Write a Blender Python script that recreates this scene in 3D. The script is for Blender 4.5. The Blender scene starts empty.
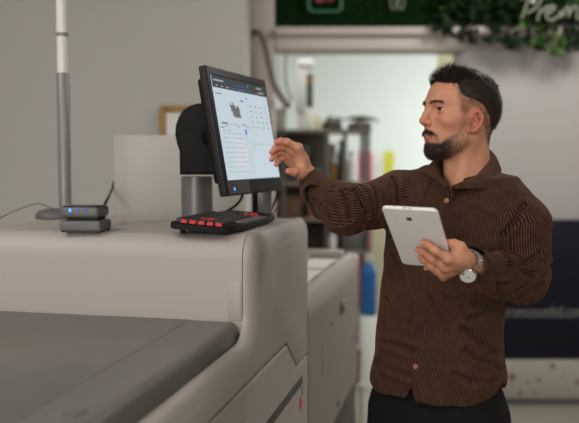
import bpy, bmesh, math, random
import numpy as np
from mathutils import Vector, Matrix

random.seed(7)
RNG = np.random.default_rng(11)
SC = bpy.context.scene
COL = SC.collection

# ------------------------------------------------------------------ camera maths
CAM_Z, FPX = 1.54, 579 * 50 / 36
PITCH = math.atan(53.5 / FPX)
CP, SP = math.cos(PITCH), math.sin(PITCH)


def W(px, py, Y):
    """a survey point: sight line of the photograph at distance Y"""
    xc, yc = (px - 289.5) / FPX, (211.5 - py) / FPX
    t = Y / (CP + yc * SP)
    return Vector((xc * t, Y, CAM_Z + t * (-SP + yc * CP)))


def ray(px, py):
    xc, yc = (px - 289.5) / FPX, (211.5 - py) / FPX
    return Vector((xc, CP + yc * SP, -SP + yc * CP))


# ------------------------------------------------------------------ colours / materials
def lin(r, g, b):
    f = lambda c: c / 12.92 if c <= .04045 else ((c + .055) / 1.055) ** 2.4
    return (f(r / 255), f(g / 255), f(b / 255), 1)


class Nodes:
    def __init__(s, name):
        s.m = bpy.data.materials.new(name)
        s.m.use_nodes = True
        s.t = s.m.node_tree
        s.b = s.t.nodes['Principled BSDF']

    def n(s, kind, **kw):
        nd = s.t.nodes.new(kind)
        for k, v in kw.items():
            if k in nd.inputs.keys() if isinstance(k, str) else False:
                nd.inputs[k].default_value = v
            else:
                setattr(nd, k, v)
        return nd

    def l(s, a, b):
        s.t.links.new(a, b)


def mat(name, col, rough=.5, metal=0., noise=0., nscale=40., bump=0., bscale=200., emit=None, estr=1., spec=.5, coat=0., trans=0., sub=0.):
    N = Nodes(name)
    b = N.b
    b.inputs['Base Color'].default_value = col
    b.inputs['Roughness'].default_value = rough
    b.inputs['Metallic'].default_value = metal
    b.inputs['Specular IOR Level'].default_value = spec
    if coat:
        b.inputs['Coat Weight'].default_value = coat
    if trans:
        b.inputs['Transmission Weight'].default_value = trans
    if sub:
        b.inputs['Subsurface Weight'].default_value = sub
        b.inputs['Subsurface Radius'].default_value = (.012, .005, .003)
        b.inputs['Subsurface Scale'].default_value = .5
    if emit:
        b.inputs['Emission Color'].default_value = emit
        b.inputs['Emission Strength'].default_value = estr
    if noise or bump:
        tc = N.n('ShaderNodeTexCoord')
    if noise:
        nz = N.n('ShaderNodeTexNoise')
        nz.inputs['Scale'].default_value = nscale
        nz.inputs['Detail'].default_value = 4
        N.l(tc.outputs['Object'], nz.inputs['Vector'])
        mx = N.n('ShaderNodeMix', data_type='RGBA')
        mx.inputs[6].default_value = tuple(c * (1 - noise) for c in col[:3]) + (1,)
        mx.inputs[7].default_value = tuple(min(1, c * (1 + noise)) for c in col[:3]) + (1,)
        N.l(nz.outputs['Fac'], mx.inputs[0])
        N.l(mx.outputs[2], b.inputs['Base Color'])
    if bump:
        nb = N.n('ShaderNodeTexNoise')
        nb.inputs['Scale'].default_value = bscale
        N.l(tc.outputs['Object'], nb.inputs['Vector'])
        bp = N.n('ShaderNodeBump')
        bp.inputs['Strength'].default_value = bump
        bp.inputs['Distance'].default_value = .002
        N.l(nb.outputs['Fac'], bp.inputs['Height'])
        N.l(bp.outputs['Normal'], b.inputs['Normal'])
    return N.m


# ------------------------------------------------------------------ objects
MW = {}      # world matrices of the roots (objects are not evaluated while the script runs)


def tag(o, label=None, cat=None, group=None, kind=None):
    if label: o['label'] = label
    if cat: o['category'] = cat
    if group: o['group'] = group
    if kind: o['kind'] = kind
    return o


def thing(name, label, cat, loc, rz=0., group=None):
    o = bpy.data.objects.new(name, None)
    o.empty_display_size = .05
    COL.objects.link(o)
    o.location = loc
    o.rotation_euler = (0, 0, rz)
    MW[o.name] = Matrix.Translation(Vector(loc)) @ Matrix.Rotation(rz, 4, 'Z')
    return tag(o, label, cat, group)


def link(name, me, parent=None, smooth=None):
    """mesh given in world coordinates -> object; a top-level one gets its origin at its base, a child that of its parent"""
    o = bpy.data.objects.new(name, me)
    COL.objects.link(o)
    n = len(me.vertices)
    co = np.empty(n * 3, np.float32)
    me.vertices.foreach_get('co', co)
    co = co.reshape(-1, 3)
    if parent is None:
        mid = (co.min(0) + co.max(0)) / 2
        mid[2] = co[:, 2].min()
        me.transform(Matrix.Translation(-Vector(mid.tolist())))
        o.location = mid.tolist()
        MW[o.name] = Matrix.Translation(o.location)
    else:
        o.parent = parent
        M = MW[parent.name]
        me.transform(M.inverted())
        MW[o.name] = M
    if smooth is not None:
        me.polygons.foreach_set('use_smooth', [True] * len(me.polygons))
        if smooth < 179:
            try:
                me.set_sharp_from_angle(angle=math.radians(smooth))
            except Exception:
                pass
    return o


class MB:
    """collects shapes (world coordinates) for ONE mesh"""

    def __init__(s):
        s.v, s.f, s.mi = [], [], []
        s.M = None

    def add(s, vs, fs, mi=0):
        k = len(s.v)
        if s.M is not None:
            vs = [s.M @ Vector(v) for v in vs]
        s.v += [tuple(v) for v in vs]
        s.f += [tuple(i + k for i in f) for f in fs]
        s.mi += [mi] * len(fs)
        return s

    def bm(s, b, mi=0):
        b.verts.index_update()
        s.add([v.co[:] for v in b.verts], [[v.index for v in f.verts] for f in b.faces], mi)
        b.free()
        return s

    def box(s, lo, hi, r=0., seg=2, mi=0, sel=None):
        b = bmesh.new()
        bmesh.ops.create_cube(b, size=1)
        for v in b.verts:
            v.co = Vector([lo[i] + (v.co[i] + .5) * (hi[i] - lo[i]) for i in range(3)])
        if r:
            es = [e for e in b.edges if sel is None or sel(e.verts[0].co, e.verts[1].co)]
            bmesh.ops.bevel(b, geom=es, offset=r, segments=seg, profile=.5, affect='EDGES', clamp_overlap=True)
        return s.bm(b, mi)

    def obox(s, c, ax, size, r=0., seg=2, mi=0):
        """oriented box: centre, three axes, full sizes"""
        M = Matrix((list(ax[0]) + [0], list(ax[1]) + [0], list(ax[2]) + [0], [0, 0, 0, 1])).transposed()
        M.translation = Vector(c)
        old = s.M
        s.M = M if old is None else old @ M
        h = [x / 2 for x in size]
        s.box([-x for x in h], h, r, seg, mi)
        s.M = old
        return s

    def tube(s, pts, r, n=10, mi=0, cap=True, closed=False):
        pts = [Vector(p) for p in pts]
        m = len(pts)
        rs = r if isinstance(r, (list, tuple)) else [r] * m
        vs, fs = [], []
        up = None
        for i, p in enumerate(pts):
            if closed:
                d = pts[(i + 1) % m] - pts[i - 1]
            else:
                d = pts[min(i + 1, m - 1)] - pts[max(i - 1, 0)]
            d.normalize()
            if up is None:
                up = Vector((0, 0, 1)) if abs(d.z) < .9 else Vector((1, 0, 0))
            a = d.cross(up)
            if a.length < 1e-6: a = d.orthogonal()
            a.normalize()
            b = a.cross(d).normalized()
            up = b
            for k in range(n):
                t = 2 * math.pi * k / n
                vs.append(p + (a * math.cos(t) + b * math.sin(t)) * rs[i])
        for i in range(m if closed else m - 1):
            j = (i + 1) % m
            for k in range(n):
                fs.append((i * n + k, j * n + k, j * n + (k + 1) % n, i * n + (k + 1) % n))
        if cap and not closed:
            fs.append(tuple(range(n)))
            fs.append(tuple(reversed(range((m - 1) * n, m * n))))
        return s.add(vs, fs, mi)

    def lathe(s, prof, c, axis=(0, 0, 1), n=32, mi=0, a0=0., a1=2 * math.pi):
        """profile [(radius, height)] turned about an axis through c"""
        d = Vector(axis).normalized()
        a = d.orthogonal().normalized()
        b = d.cross(a)
        c = Vector(c)
        full = abs(a1 - a0) > 6.28
        vs, fs = [], []
        cols = n if full else n + 1
        for r, h in prof:
            for k in range(cols):
                t = a0 + (a1 - a0) * k / n
                vs.append(c + d * h + (a * math.cos(t) + b * math.sin(t)) * max(r, 1e-5))
        for i in range(len(prof) - 1):
            for k in range(n):
                k2 = (k + 1) % cols
                fs.append((i * cols + k, i * cols + k2, (i + 1) * cols + k2, (i + 1) * cols + k))
        fs.append(tuple(reversed(range(cols))))
        fs.append(tuple(range((len(prof) - 1) * cols, len(prof) * cols)))
        return s.add(vs, fs, mi)

    def prism(s, poly, axis, lo, hi, mi=0, rr=0., offs=None, seg=4, rd=None):
        """polygon in the two other axes extruded along axis from lo to hi; at hi the edge is rounded by rr (offs scales it per polygon edge)"""
        n = len(poly)
        area = sum(poly[i][0] * poly[(i + 1) % n][1] - poly[(i + 1) % n][0] * poly[i][1] for i in range(n))
        if area < 0:
            poly = poly[::-1]
            if offs: offs = [offs[(n - 2 - i) % n] for i in range(n)]
        offs = offs or [1.] * n

        def inset(d):
            out = []
            for i in range(n):
                p0, p1, p2 = poly[i - 1], poly[i], poly[(i + 1) % n]
                e1 = Vector((p1[0] - p0[0], p1[1] - p0[1])).normalized()
                e2 = Vector((p2[0] - p1[0], p2[1] - p1[1])).normalized()
                n1, n2 = Vector((-e1.y, e1.x)), Vector((-e2.y, e2.x))
                d1, d2 = d * offs[i - 1], d * offs[i]
                det = n1.x * n2.y - n1.y * n2.x
                if abs(det) < 1e-4:
                    q = Vector(p1) + n1 * (d1 + d2) / 2
                else:
                    q = Vector(p1) + Vector(((d1 * n2.y - d2 * n1.y) / det, (n1.x * d2 - n2.x * d1) / det))
                out.append(q)
            return out
        rings = [(poly, lo)]
        sg = 1 if hi > lo else -1
        if rr:
            for k in range(seg + 1):
                t = math.pi / 2 * k / seg
                rings.append((inset(rr * (1 - math.cos(t))), hi - sg * (rd or rr) * (1 - math.sin(t))))
        else:
            rings.append((poly, hi))
        vs, fs = [], []
        for pl, h in rings:
            for p in pl:
                c = [p[0], p[1]]
                c.insert(axis, h)
                vs.append(c)
        flip = (sg < 0) ^ (axis == 1)
        for i in range(len(rings) - 1):
            for k in range(n):
                q = (i * n + k, i * n + (k + 1) % n, (i + 1) * n + (k + 1) % n, (i + 1) * n + k)
                fs.append(q[::-1] if flip else q)
        a, b = tuple(reversed(range(n))), tuple(range((len(rings) - 1) * n, len(rings) * n))
        fs += [a[::-1], b[::-1]] if flip else [a, b]
        return s.add(vs, fs, mi)

    def ball(s, c, r, n=12, mi=0, sc=(1, 1, 1)):
        b = bmesh.new()
        bmesh.ops.create_uvsphere(b, u_segments=n * 2, v_segments=n, radius=1)
        for v in b.verts:
            v.co = Vector([c[i] + v.co[i] * r * sc[i] for i in range(3)])
        return s.bm(b, mi)

    def build(s, name, mats, parent=None, smooth=40):
        me = bpy.data.meshes.new(name)
        me.from_pydata(s.v, [], s.f)
        mats = mats if isinstance(mats, (list, tuple)) else [mats]
        for m in mats:
            me.materials.append(m)
        if len(mats) > 1:
            me.polygons.foreach_set('material_index', s.mi)
        me.validate()
        me.update()
        b = bmesh.new()
        b.from_mesh(me)
        bmesh.ops.recalc_face_normals(b, faces=b.faces)
        b.to_mesh(me)
        b.free()
        return link(name, me, parent, smooth)


def smooth_curve(pts, n=6):
    """Catmull-Rom through points"""
    P = [Vector(p) for p in pts]
    P = [P[0] * 2 - P[1]] + P + [P[-1] * 2 - P[-2]]
    out = []
    for i in range(1, len(P) - 2):
        for k in range(n):
            t = k / n
            a, b, c, d = P[i - 1], P[i], P[i + 1], P[i + 2]
            out.append(.5 * (2 * b + (c - a) * t + (2 * a - 5 * b + 4 * c - d) * t * t + (3 * b - a - 3 * c + d) * t ** 3))
    out.append(P[-2])
    return out


# ------------------------------------------------------------------ implicit surfaces (numpy surface nets)
def smin(a, b, k):
    if k <= 0: return np.minimum(a, b)
    h = np.maximum(k - np.abs(a - b), 0) / k
    return np.minimum(a, b) - h * h * k * .25


def cone(P, a, b, r1, r2):
    a, b = np.asarray(a, np.float32), np.asarray(b, np.float32)
    ab = b - a
    d = [P[i] - a[i] for i in range(3)]
    t = np.clip((d[0] * ab[0] + d[1] * ab[1] + d[2] * ab[2]) / max(float(ab @ ab), 1e-9), 0, 1)
    q = sum((d[i] - t * ab[i]) ** 2 for i in range(3))
    return np.sqrt(q) - (r1 + (r2 - r1) * t)


def ellip(P, c, r, R=None):
    d = [P[i] - c[i] for i in range(3)]
    if R is not None:
        d = [sum(R[j][i] * d[i] for i in range(3)) for j in range(3)]
    k0 = np.sqrt(sum((d[i] / r[i]) ** 2 for i in range(3)))
    k1 = np.sqrt(sum((d[i] / r[i] ** 2) ** 2 for i in range(3))) + 1e-9
    return k0 * (k0 - 1) / k1


class Field:
    def __init__(s, lo, hi, h):
        s.lo, s.h = np.array(lo, np.float32), h
        s.n = [int(math.ceil((hi[i] - lo[i]) / h)) + 1 for i in range(3)]
        s.F = np.full(s.n, .08, np.float32)
        s.ax = [s.lo[i] + h * np.arange(s.n[i], dtype=np.float32) for i in range(3)]

    def _blk(s, lo, hi):
        sl = []
        for i in range(3):
            a = max(0, int((lo[i] - s.lo[i]) / s.h))
            b = min(s.n[i], int((hi[i] - s.lo[i]) / s.h) + 2)
            if b <= a: return None, None
            sl.append(slice(a, b))
        P = np.meshgrid(*[s.ax[i][sl[i]] for i in range(3)], indexing='ij', sparse=True)
        return tuple(sl), P

    def op(s, fn, lo, hi, k=0., mode='add', mg=.03):
        m = mg + k
        sl, P = s._blk([lo[i] - m for i in range(3)], [hi[i] + m for i in range(3)])
        if sl is None: return s
        d = fn(P).astype(np.float32)
        if mode == 'add':
            s.F[sl] = smin(s.F[sl], d, k)
        else:
            s.F[sl] = -smin(-s.F[sl], d, k)
        return s

    def cone(s, a, b, r1, r2, k=0., mode='add'):
        r = max(r1, r2)
        lo = [min(a[i], b[i]) - r for i in range(3)]
        hi = [max(a[i], b[i]) + r for i in range(3)]
        return s.op(lambda P: cone(P, a, b, r1, r2), lo, hi, k, mode)

    def chain(s, pts, rs, k=0., k0=0.):
        for i in range(len(pts) - 1):
            s.cone(pts[i], pts[i + 1], rs[i], rs[i + 1], k if i else k0)
        return s

    def ell(s, c, r, k=0., mode='add', R=None):
        m = max(r)
        return s.op(lambda P: ellip(P, c, r, R), [c[i] - m for i in range(3)], [c[i] + m for i in range(3)], k, mode)

    def mesh(s):
        F, h = s.F, s.h
        S = F < 0
        nx, ny, nz = [n - 1 for n in s.n]
        corners = [(i, j, k) for i in (0, 1) for j in (0, 1) for k in (0, 1)]
        cnt = np.zeros((nx, ny, nz), np.int8)
        for i, j, k in corners:
            cnt += S[i:i + nx, j:j + ny, k:k + nz]
        cells = np.argwhere((cnt > 0) & (cnt < 8))
        idx = np.full((nx, ny, nz), -1, np.int64)
        idx[tuple(cells.T)] = np.arange(len(cells))
        acc = np.zeros((len(cells), 3)); num = np.zeros(len(cells))
        for a in corners:
            for ax in range(3):
                if a[ax] == 0:
                    b = list(a); b[ax] = 1
                    fa = F[tuple((cells + a).T)]; fb = F[tuple((cells + b).T)]
                    x = (fa < 0) != (fb < 0)
                    t = np.where(x, fa / np.where(x, fa - fb, 1), 0)
                    p = np.tile(np.array(a, float), (len(cells), 1)); p[:, ax] = t
                    acc[x] += p[x]; num[x] += 1
        V = (cells + acc / num[:, None]) * h + s.lo
        quads = []
        for ax in range(3):
            sa = [slice(0, n) for n in s.n]; sb = list(sa)
            sa[ax] = slice(0, s.n[ax] - 1); sb[ax] = slice(1, s.n[ax])
            A, B = S[tuple(sa)], S[tuple(sb)]
            e = np.argwhere(A != B)
            u, v = (ax + 1) % 3, (ax + 2) % 3
            ok = (e[:, u] > 0) & (e[:, v] > 0) & (e[:, u] < s.n[u] - 1) & (e[:, v] < s.n[v] - 1)
            e = e[ok]
            inside = A[tuple(e.T)]
            du = np.zeros(3, int); du[u] = 1
            dv = np.zeros(3, int); dv[v] = 1
            q = np.stack([idx[tuple((e - du - dv).T)], idx[tuple((e - dv).T)], idx[tuple(e.T)], idx[tuple((e - du).T)]], 1)
            q[~inside] = q[~inside][:, ::-1]
            quads.append(q)
        Q = np.concatenate(quads)
        return V, Q[(Q >= 0).all(1)]


def relax(V, Q, it=1, w=.5):
    for _ in range(it):
        acc = np.zeros_like(V); n = np.zeros(len(V))
        for k in range(4):
            a, b = Q[:, k], Q[:, (k + 1) % 4]
            np.add.at(acc, a, V[b]); np.add.at(n, a, 1)
            np.add.at(acc, b, V[a]); np.add.at(n, b, 1)
        V = V * (1 - w) + w * acc / np.maximum(n, 1)[:, None]
    return V


def normals(V, Q):
    N = np.zeros_like(V)
    fn = np.cross(V[Q[:, 2]] - V[Q[:, 0]], V[Q[:, 3]] - V[Q[:, 1]])
    for k in range(4):
        np.add.at(N, Q[:, k], fn)
    return N / (np.linalg.norm(N, axis=1)[:, None] + 1e-12)


def np_mesh(name, V, Q, mats):
    me = bpy.data.meshes.new(name)
    me.vertices.add(len(V)); me.vertices.foreach_set('co', np.asarray(V, np.float32).ravel())
    me.loops.add(Q.size); me.loops.foreach_set('vertex_index', Q.ravel().astype(np.int32))
    me.polygons.add(len(Q)); me.polygons.foreach_set('loop_start', np.arange(0, Q.size, Q.shape[1], dtype=np.int32))
    me.update(calc_edges=True)
    for m in (mats if isinstance(mats, (list, tuple)) else [mats]):
        me.materials.append(m)
    return me


def vnoise(P, s, seed=0):
    """smooth 3-D value noise in -1..1 at points P (n,3)"""
    g = np.random.default_rng(seed).uniform(-1, 1, (32, 32, 32))
    q = P * s
    i = np.floor(q).astype(int); f = q - i
    f = f * f * (3 - 2 * f)
    out = 0
    for a in (0, 1):
        for b in (0, 1):
            for c in (0, 1):
                w = (f[:, 0] if a else 1 - f[:, 0]) * (f[:, 1] if b else 1 - f[:, 1]) * (f[:, 2] if c else 1 - f[:, 2])
                out = out + w * g[(i[:, 0] + a) % 32, (i[:, 1] + b) % 32, (i[:, 2] + c) % 32]
    return out


def step(x, a, b):
    t = np.clip((x - a) / (b - a), 0, 1)
    return t * t * (3 - 2 * t)
# ------------------------------------------------------------------ materials
M = {}
M['wall'] = mat('wall_paint', lin(190, 187, 180), .75, noise=.03, nscale=2.5, bump=.15, bscale=120)
M['wall_back'] = mat('satin_wall_panel', lin(176, 172, 168), .42, noise=.02, nscale=1.5)
M['trim'] = mat('beige_trim', lin(196, 184, 176), .5, noise=.02, nscale=8)
M['floor'] = mat('floor_tile', lin(152, 147, 132), .4, noise=.06, nscale=3)
M['ceil'] = mat('ceiling_paint', lin(205, 202, 198), .8)
M['white_wall'] = mat('white_wall', lin(226, 230, 226), .7)
M['press'] = mat('press_plastic', lin(172, 163, 156), .5, noise=.015, nscale=300, bump=.25, bscale=900)
M['press_side'] = mat('press_side_plastic', lin(171, 162, 155), .46, noise=.015, nscale=300, bump=.2, bscale=900)
M['bed'] = mat('dark_bed_plastic', lin(104, 102, 96), .33, noise=.03, nscale=12)
M['seam'] = mat('seam_black', lin(24, 23, 22), .7)
M['unit'] = mat('unit_plastic_shaded', lin(146, 140, 130), .45, noise=.015, nscale=300, bump=.2, bscale=900)  # grey-olive of its own, set darker to carry the shade on the unit's side
M['slot'] = mat('dark_grey_recess', lin(72, 68, 62), .5)
M['black'] = mat('black_plastic', lin(10, 10, 11), .55, spec=.2, bump=.15, bscale=1200)
M['black_gloss'] = mat('black_gloss', lin(14, 14, 15), .18)
M['bezel'] = mat('bezel_plastic', lin(28, 26, 25), .5, spec=.3, bump=.1, bscale=900)
M['charcoal'] = mat('charcoal_plastic', lin(96, 94, 93), .45)
M['tower'] = mat('tower_grey_metal', lin(132, 129, 127), .4, metal=.2)
M['tower_base'] = mat('tower_base_plastic', lin(96, 93, 91), .5)
M['lens'] = mat('frosted_lens', lin(222, 218, 212), .3, sub=.2)
M['column'] = mat('column_grey', lin(112, 110, 110), .38, metal=.25)
M['red'] = mat('red_key', lin(196, 30, 40), .5, emit=lin(200, 20, 34), estr=.06)
M['led'] = mat('blue_led', lin(60, 110, 255), .3, emit=lin(40, 110, 255), estr=4)
M['led_dim'] = mat('blue_led_dim', lin(40, 60, 150), .3, emit=lin(40, 80, 220), estr=.5)
M['white_plastic'] = mat('white_plastic', lin(226, 222, 216), .35)
M['reader'] = mat('reader_grey', lin(98, 96, 95), .5)
M['board'] = mat('board_white', lin(190, 185, 178), .6, noise=.02, nscale=6)
M['gold'] = mat('gold_frame', lin(146, 108, 46), .4, metal=.25, noise=.2, nscale=60)
M['mirror'] = mat('mirror_glass', lin(196, 194, 188), .45, metal=.3)
M['paper'] = mat('paper', lin(226, 222, 216), .7)
M['ink'] = mat('ink_grey', lin(92, 92, 96), .7)
M['navy'] = mat('navy_banner', lin(17, 18, 33), .4, spec=.3)
M['sign_white'] = mat('sign_white', lin(128, 128, 130), .5)
M['floral_white'] = mat('white_laminate', lin(172, 168, 156), .4)
M['floral'] = mat('brown_flower_print', lin(122, 98, 66), .5)
M['grass'] = mat('grass_mat', lin(16, 42, 15), .95, spec=.1, noise=.4, nscale=60)
M['blade'] = mat('grass_blade', lin(22, 56, 20), .9, spec=.1, noise=.5, nscale=25)
M['leaf'] = mat('ivy_leaf', lin(22, 42, 18), .7, spec=.2, noise=.6, nscale=7)
M['leaf_light'] = mat('ivy_leaf_light', lin(66, 106, 32), .7, noise=.3, nscale=9)
M['stem'] = mat('ivy_stem', lin(48, 44, 28), .7)
M['neon_off'] = mat('script_tube', lin(112, 118, 98), .5)
M['emblem'] = mat('emblem_tube', lin(52, 108, 74), .5)
M['red_sign'] = mat('emblem_red', lin(128, 44, 38), .5)
M['steel'] = mat('steel', lin(190, 188, 184), .25, metal=1.)
M['rack'] = mat('rack_metal', lin(88, 84, 78), .5, metal=.3)
M['rack_back'] = mat('rack_back_panel', lin(128, 122, 112), .7)
M['shelf'] = mat('shelf_board', lin(118, 110, 98), .6, noise=.1, nscale=9)
M['brown_box'] = mat('brown_cardboard', lin(104, 74, 52), .8, noise=.13, nscale=14)
M['tan'] = mat('tan_hose', lin(112, 102, 86), .55)
M['pink'] = mat('pink_board', lin(222, 128, 148), .6)
M['yellow'] = mat('yellow_board', lin(214, 214, 70), .6)
M['cream'] = mat('cream_box', lin(226, 220, 186), .6)
M['dark_cloth'] = mat('dark_cloth', lin(66, 62, 54), .9, noise=.3, nscale=30)
M['green_dark'] = mat('dark_green_glass', lin(52, 66, 48), .3)
M['amber'] = mat('amber', lin(150, 104, 48), .4)
M['blue'] = mat('blue_water_bottle', lin(44, 112, 186), .15, trans=.25)
M['kraft'] = mat('kraft_bag', lin(138, 100, 66), .8, noise=.1, nscale=12)
M['tablet'] = mat('white_tablet_shell', lin(240, 236, 232), .38)
M['glass_dark'] = mat('dark_screen_glass', lin(12, 13, 16), .08)


def S(name, mb, m, parent=None):
    o = mb.build(name, m, parent)
    if parent is None: tag(o, kind='structure')
    return o


# ------------------------------------------------------------------ the room
YB = 5.0
DX0, DX1 = W(275, 150, YB).x, W(459, 150, YB).x
DZ = W(350, 52, YB).z
TZ = W(350, 35, YB).z
CEIL = 3.1
S('floor', MB().box((-3.2, -2.2, -.1), (3.2, 9.2, 0)), M['floor'])
S('ceiling', MB().box((-3.2, -2.2, CEIL), (3.2, 9.2, CEIL + .1)), M['ceil'])
XL = W(245.5, 150, 4.25).x
S('wall_left', MB().box((-3.2, 4.25, 0), (XL, YB, CEIL)), M['wall'])
S('wall_back', MB().box((XL - .3, YB, 0), (DX0, YB + .14, CEIL)).box((DX1, YB, 0), (3.2, YB + .14, CEIL)).box((DX0, YB, DZ), (DX1, YB + .14, CEIL)), M['wall_back'])
S('wall_side', MB().box((-3.3, -2.2, 0), (-3.2, 9.2, CEIL)), M['wall'])
S('wall_right', MB().box((3.2, -2.2, 0), (3.3, 9.2, CEIL)), M['wall'])
S('wall_front', MB().box((-3.2, -2.3, 0), (3.2, -2.2, CEIL)), M['wall'])
S('wall_far', MB().box((-3.2, 9.2, 0), (3.2, 9.3, CEIL)), M['white_wall'])
# pillar beside the doorway and the beam over it
S('trim_1', MB().box((XL + .001, YB - .09, 0), (DX0, YB - .001, CEIL), .01), M['trim'])
S('trim_2', MB().box((DX0 + .001, YB - .10, DZ), (DX1 + .02, YB - .001, TZ - .02), .012).box((DX0 + .001, YB - .14, TZ - .02), (3.15, YB - .001, TZ + .03), .012), M['trim'])
S('door_1', MB().box((DX1 - .02, YB + .001, 0), (DX1 - .001, YB + .14, DZ), .004), M['trim'])
S('door_2', MB().box((W(437, 100, 5.35).x, 5.35, 0), (W(460, 100, 5.35).x, 5.39, W(450, 47, 5.35).z), .004), M['cream'])
S('baseboard_back', MB().box((DX1 + .06, YB - .02, 0), (3.15, YB - .001, .07), .006), M['trim'])

# grass panel above the beam
gz0 = TZ + .035
gx1 = W(440, 20, YB).x
g = thing('grass_panel', 'green artificial grass panel on the wall over the white doorway beam', 'grass panel', ((DX0 + gx1) / 2, YB - .05, gz0))
MB().box((DX0 + .01, YB - .07, gz0), (gx1, YB - .002, CEIL - .02), .004).build('backing', M['grass'], g)
b = MB()
for i in range(5200):
    x, z = random.uniform(DX0 + .01, gx1), random.uniform(gz0, gz0 + .62)
    dx, dz, L = random.uniform(-.02, .02), random.uniform(-.025, .012), random.uniform(.018, .035)
    b.add([(x - .003, YB - .069, z), (x + .003, YB - .069, z), (x + dx, YB - .069 - L, z + dz)], [(0, 1, 2)])
tag(b.build('grass_blades', M['blade'], g), kind='stuff')

# emblem and letters on the grass: a green outlined rounded square with a red shape, cut by the photo's top edge
yf = YB - .115
e = thing('wall_emblem', 'green outlined rounded emblem with red inside, on the grass panel', 'sign', W(325, 6, yf), 0)
c0 = W(325, -3, yf)
u = yf / FPX
pts = []
for cx, cz, a0 in ((11, -9, 0), (-11, -9, -90), (-11, 9, -180), (11, 9, -270)):
    for k in range(6):
        t = math.radians(a0 - k * 18)
        pts.append(c0 + Vector(((cx + 5 * math.cos(t)) * u, 0, (cz + 5 * math.sin(t)) * u)))
MB().tube(pts, 1.6 * u, 8, closed=True).build('outline', M['emblem'], e)
MB().box(c0 + Vector((-9 * u, -.006, -5.5 * u)), c0 + Vector((-1 * u, .006, 2 * u)), .005).box(c0 + Vector((1 * u, -.006, -4.5 * u)), c0 + Vector((8 * u, .006, 3 * u)), .005).build('red_shape', M['red_sign'], e)
MB().tube([c0 + Vector((0, .0, 0)), c0 + Vector((0, .06, 0))], .006).build('standoff', M['stem'], e)
w = thing('wall_letters', 'pale tube lettering at the top of the grass panel, right of the emblem', 'sign', W(397, 8, yf))
for cx in (393.5, 401):
    p = []
    for k in range(14):
        t = 2 * math.pi * k / 14
        p.append(W(cx + 3 * math.cos(t), 3 + 6.5 * math.sin(t), yf))
    MB().tube(p, 1.0 * u, 8, closed=True).tube([p[0], p[0] + Vector((0, .06, 0))], .004).build('letter', M['neon_off'], w)

# ivy along the top right
def leaf(mb, p, s, mi):
    d = Vector((random.uniform(-1, 1), random.uniform(-1, -.2), random.uniform(-1, .4))).normalized()
    a = d.cross(Vector((random.uniform(-.4, .4), -1, random.uniform(.2, 1)))).normalized()
    n = d.cross(a)
    q = [p, p + d * s * .35 + a * s * .42 + n * s * .06, p + d * s * .7 + a * s * .3, p + d * s * 1.1 - n * s * .1,
         p + d * s * .7 - a * s * .3, p + d * s * .35 - a * s * .42 + n * s * .06, p + d * s * .5 - n * s * .05]
    mb.add(q, [(0, 1, 6), (1, 2, 6), (2, 3, 6), (3, 4, 6), (4, 5, 6), (5, 0, 6)], mi)


ix0, ix1 = gx1 - .03, 2.1
iv = thing('ivy_garland', 'dark green hanging ivy over the wall, behind the pale script lettering', 'ivy', (1.45, YB - .1, gz0))
MB().box((gx1 + .002, YB - .06, gz0 + .06), (ix1 + .2, YB - .002, CEIL - .02)).build('backing', M['grass'], iv)
fol = MB()
for i in range(2600):
    x = random.uniform(ix0, ix1)
    zt = gz0 - .02 + .02 * math.sin(x * 9)
    z = random.triangular(zt + .01, CEIL - .05, zt + .14)
    leaf(fol, Vector((x, YB - random.uniform(.05, .2), z)), random.uniform(.035, .065), 1 if random.random() < .10 else 0)
hang = [(437, 30, 6), (449, 33, 8), (462, 36, 7), (474, 40, 6), (486, 40, 7), (497, 40, 8), (508, 46, 9), (515, 50, 8), (528, 42, 7), (538, 47, 14), (547, 40, 6), (555, 53, 9), (566, 42, 7), (573, 47, 9), (580, 46, 8)]
for px, py, n in hang:
    a = W(px, 22, YB - .13); bt = W(px + random.uniform(-2, 2), py, YB - .16)
    pts = smooth_curve([a, a.lerp(bt, .5) + Vector((random.uniform(-.02, .02), -.02, 0)), bt], 6)
    MB().tube(pts, .003, 5).build('stem', M['stem'], iv)
    light = px in (538, 555)
    for k in range(n * 3):
        q = pts[min(len(pts) - 1, int(random.random() ** .6 * len(pts)))]
        leaf(fol, q + Vector((random.uniform(-.025, .025), random.uniform(-.02, .02), 0)), random.uniform(.03, .05), 1 if light and random.random() < .75 else 0)
fol.build('foliage', [M['leaf'], M['leaf_light']], iv, 180)

# script lettering in front of the ivy
ys = YB - .27
ws = thing('script_sign', 'pale handwritten style lettering Prem mounted in front of the ivy', 'sign', W(550, 20, ys))
def stroke(name, pts, r=1.35):
    MB().tube(smooth_curve([W(x, y, ys) for x, y in pts], 5), r * ys / FPX, 8).build(name, M['neon_off'], ws, 60)
stroke('letter', [(529, -3), (526.5, 5), (524, 12), (521.5, 19)])
stroke('letter', [(521, 0), (527, -6), (536, -8), (541, -4), (539, 4), (533, 10), (527, 13)])
stroke('letter', [(537.5, 21), (539, 14), (541, 9), (541, 12), (545, 8), (549, 7), (551, 9)])
stroke('letter', [(546, 14.5), (552, 11.5), (555, 7.5), (552, 6), (548, 9), (546, 15), (548, 19.5), (553, 20), (558, 16)])
stroke('letter', [(559, 18), (561, 11), (562, 17), (565, 10), (568, 7), (569, 11), (568, 17), (571, 11), (575, 6.5), (577.5, 8), (577, 14), (578, 19), (583, 17)])
for px, py in ((526, 7), (541, 11), (550, 19), (568, 14)):
    p = W(px, py, ys)
    MB().tube([p, p + Vector((0, .21, 0))], .004, 6).build('standoff', M['stem'], ws)
p = W(533, 1.5, ys - .01)
MB().ball(p, .013, 8).build('lamp_bulb', M['lens'], ws)

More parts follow.
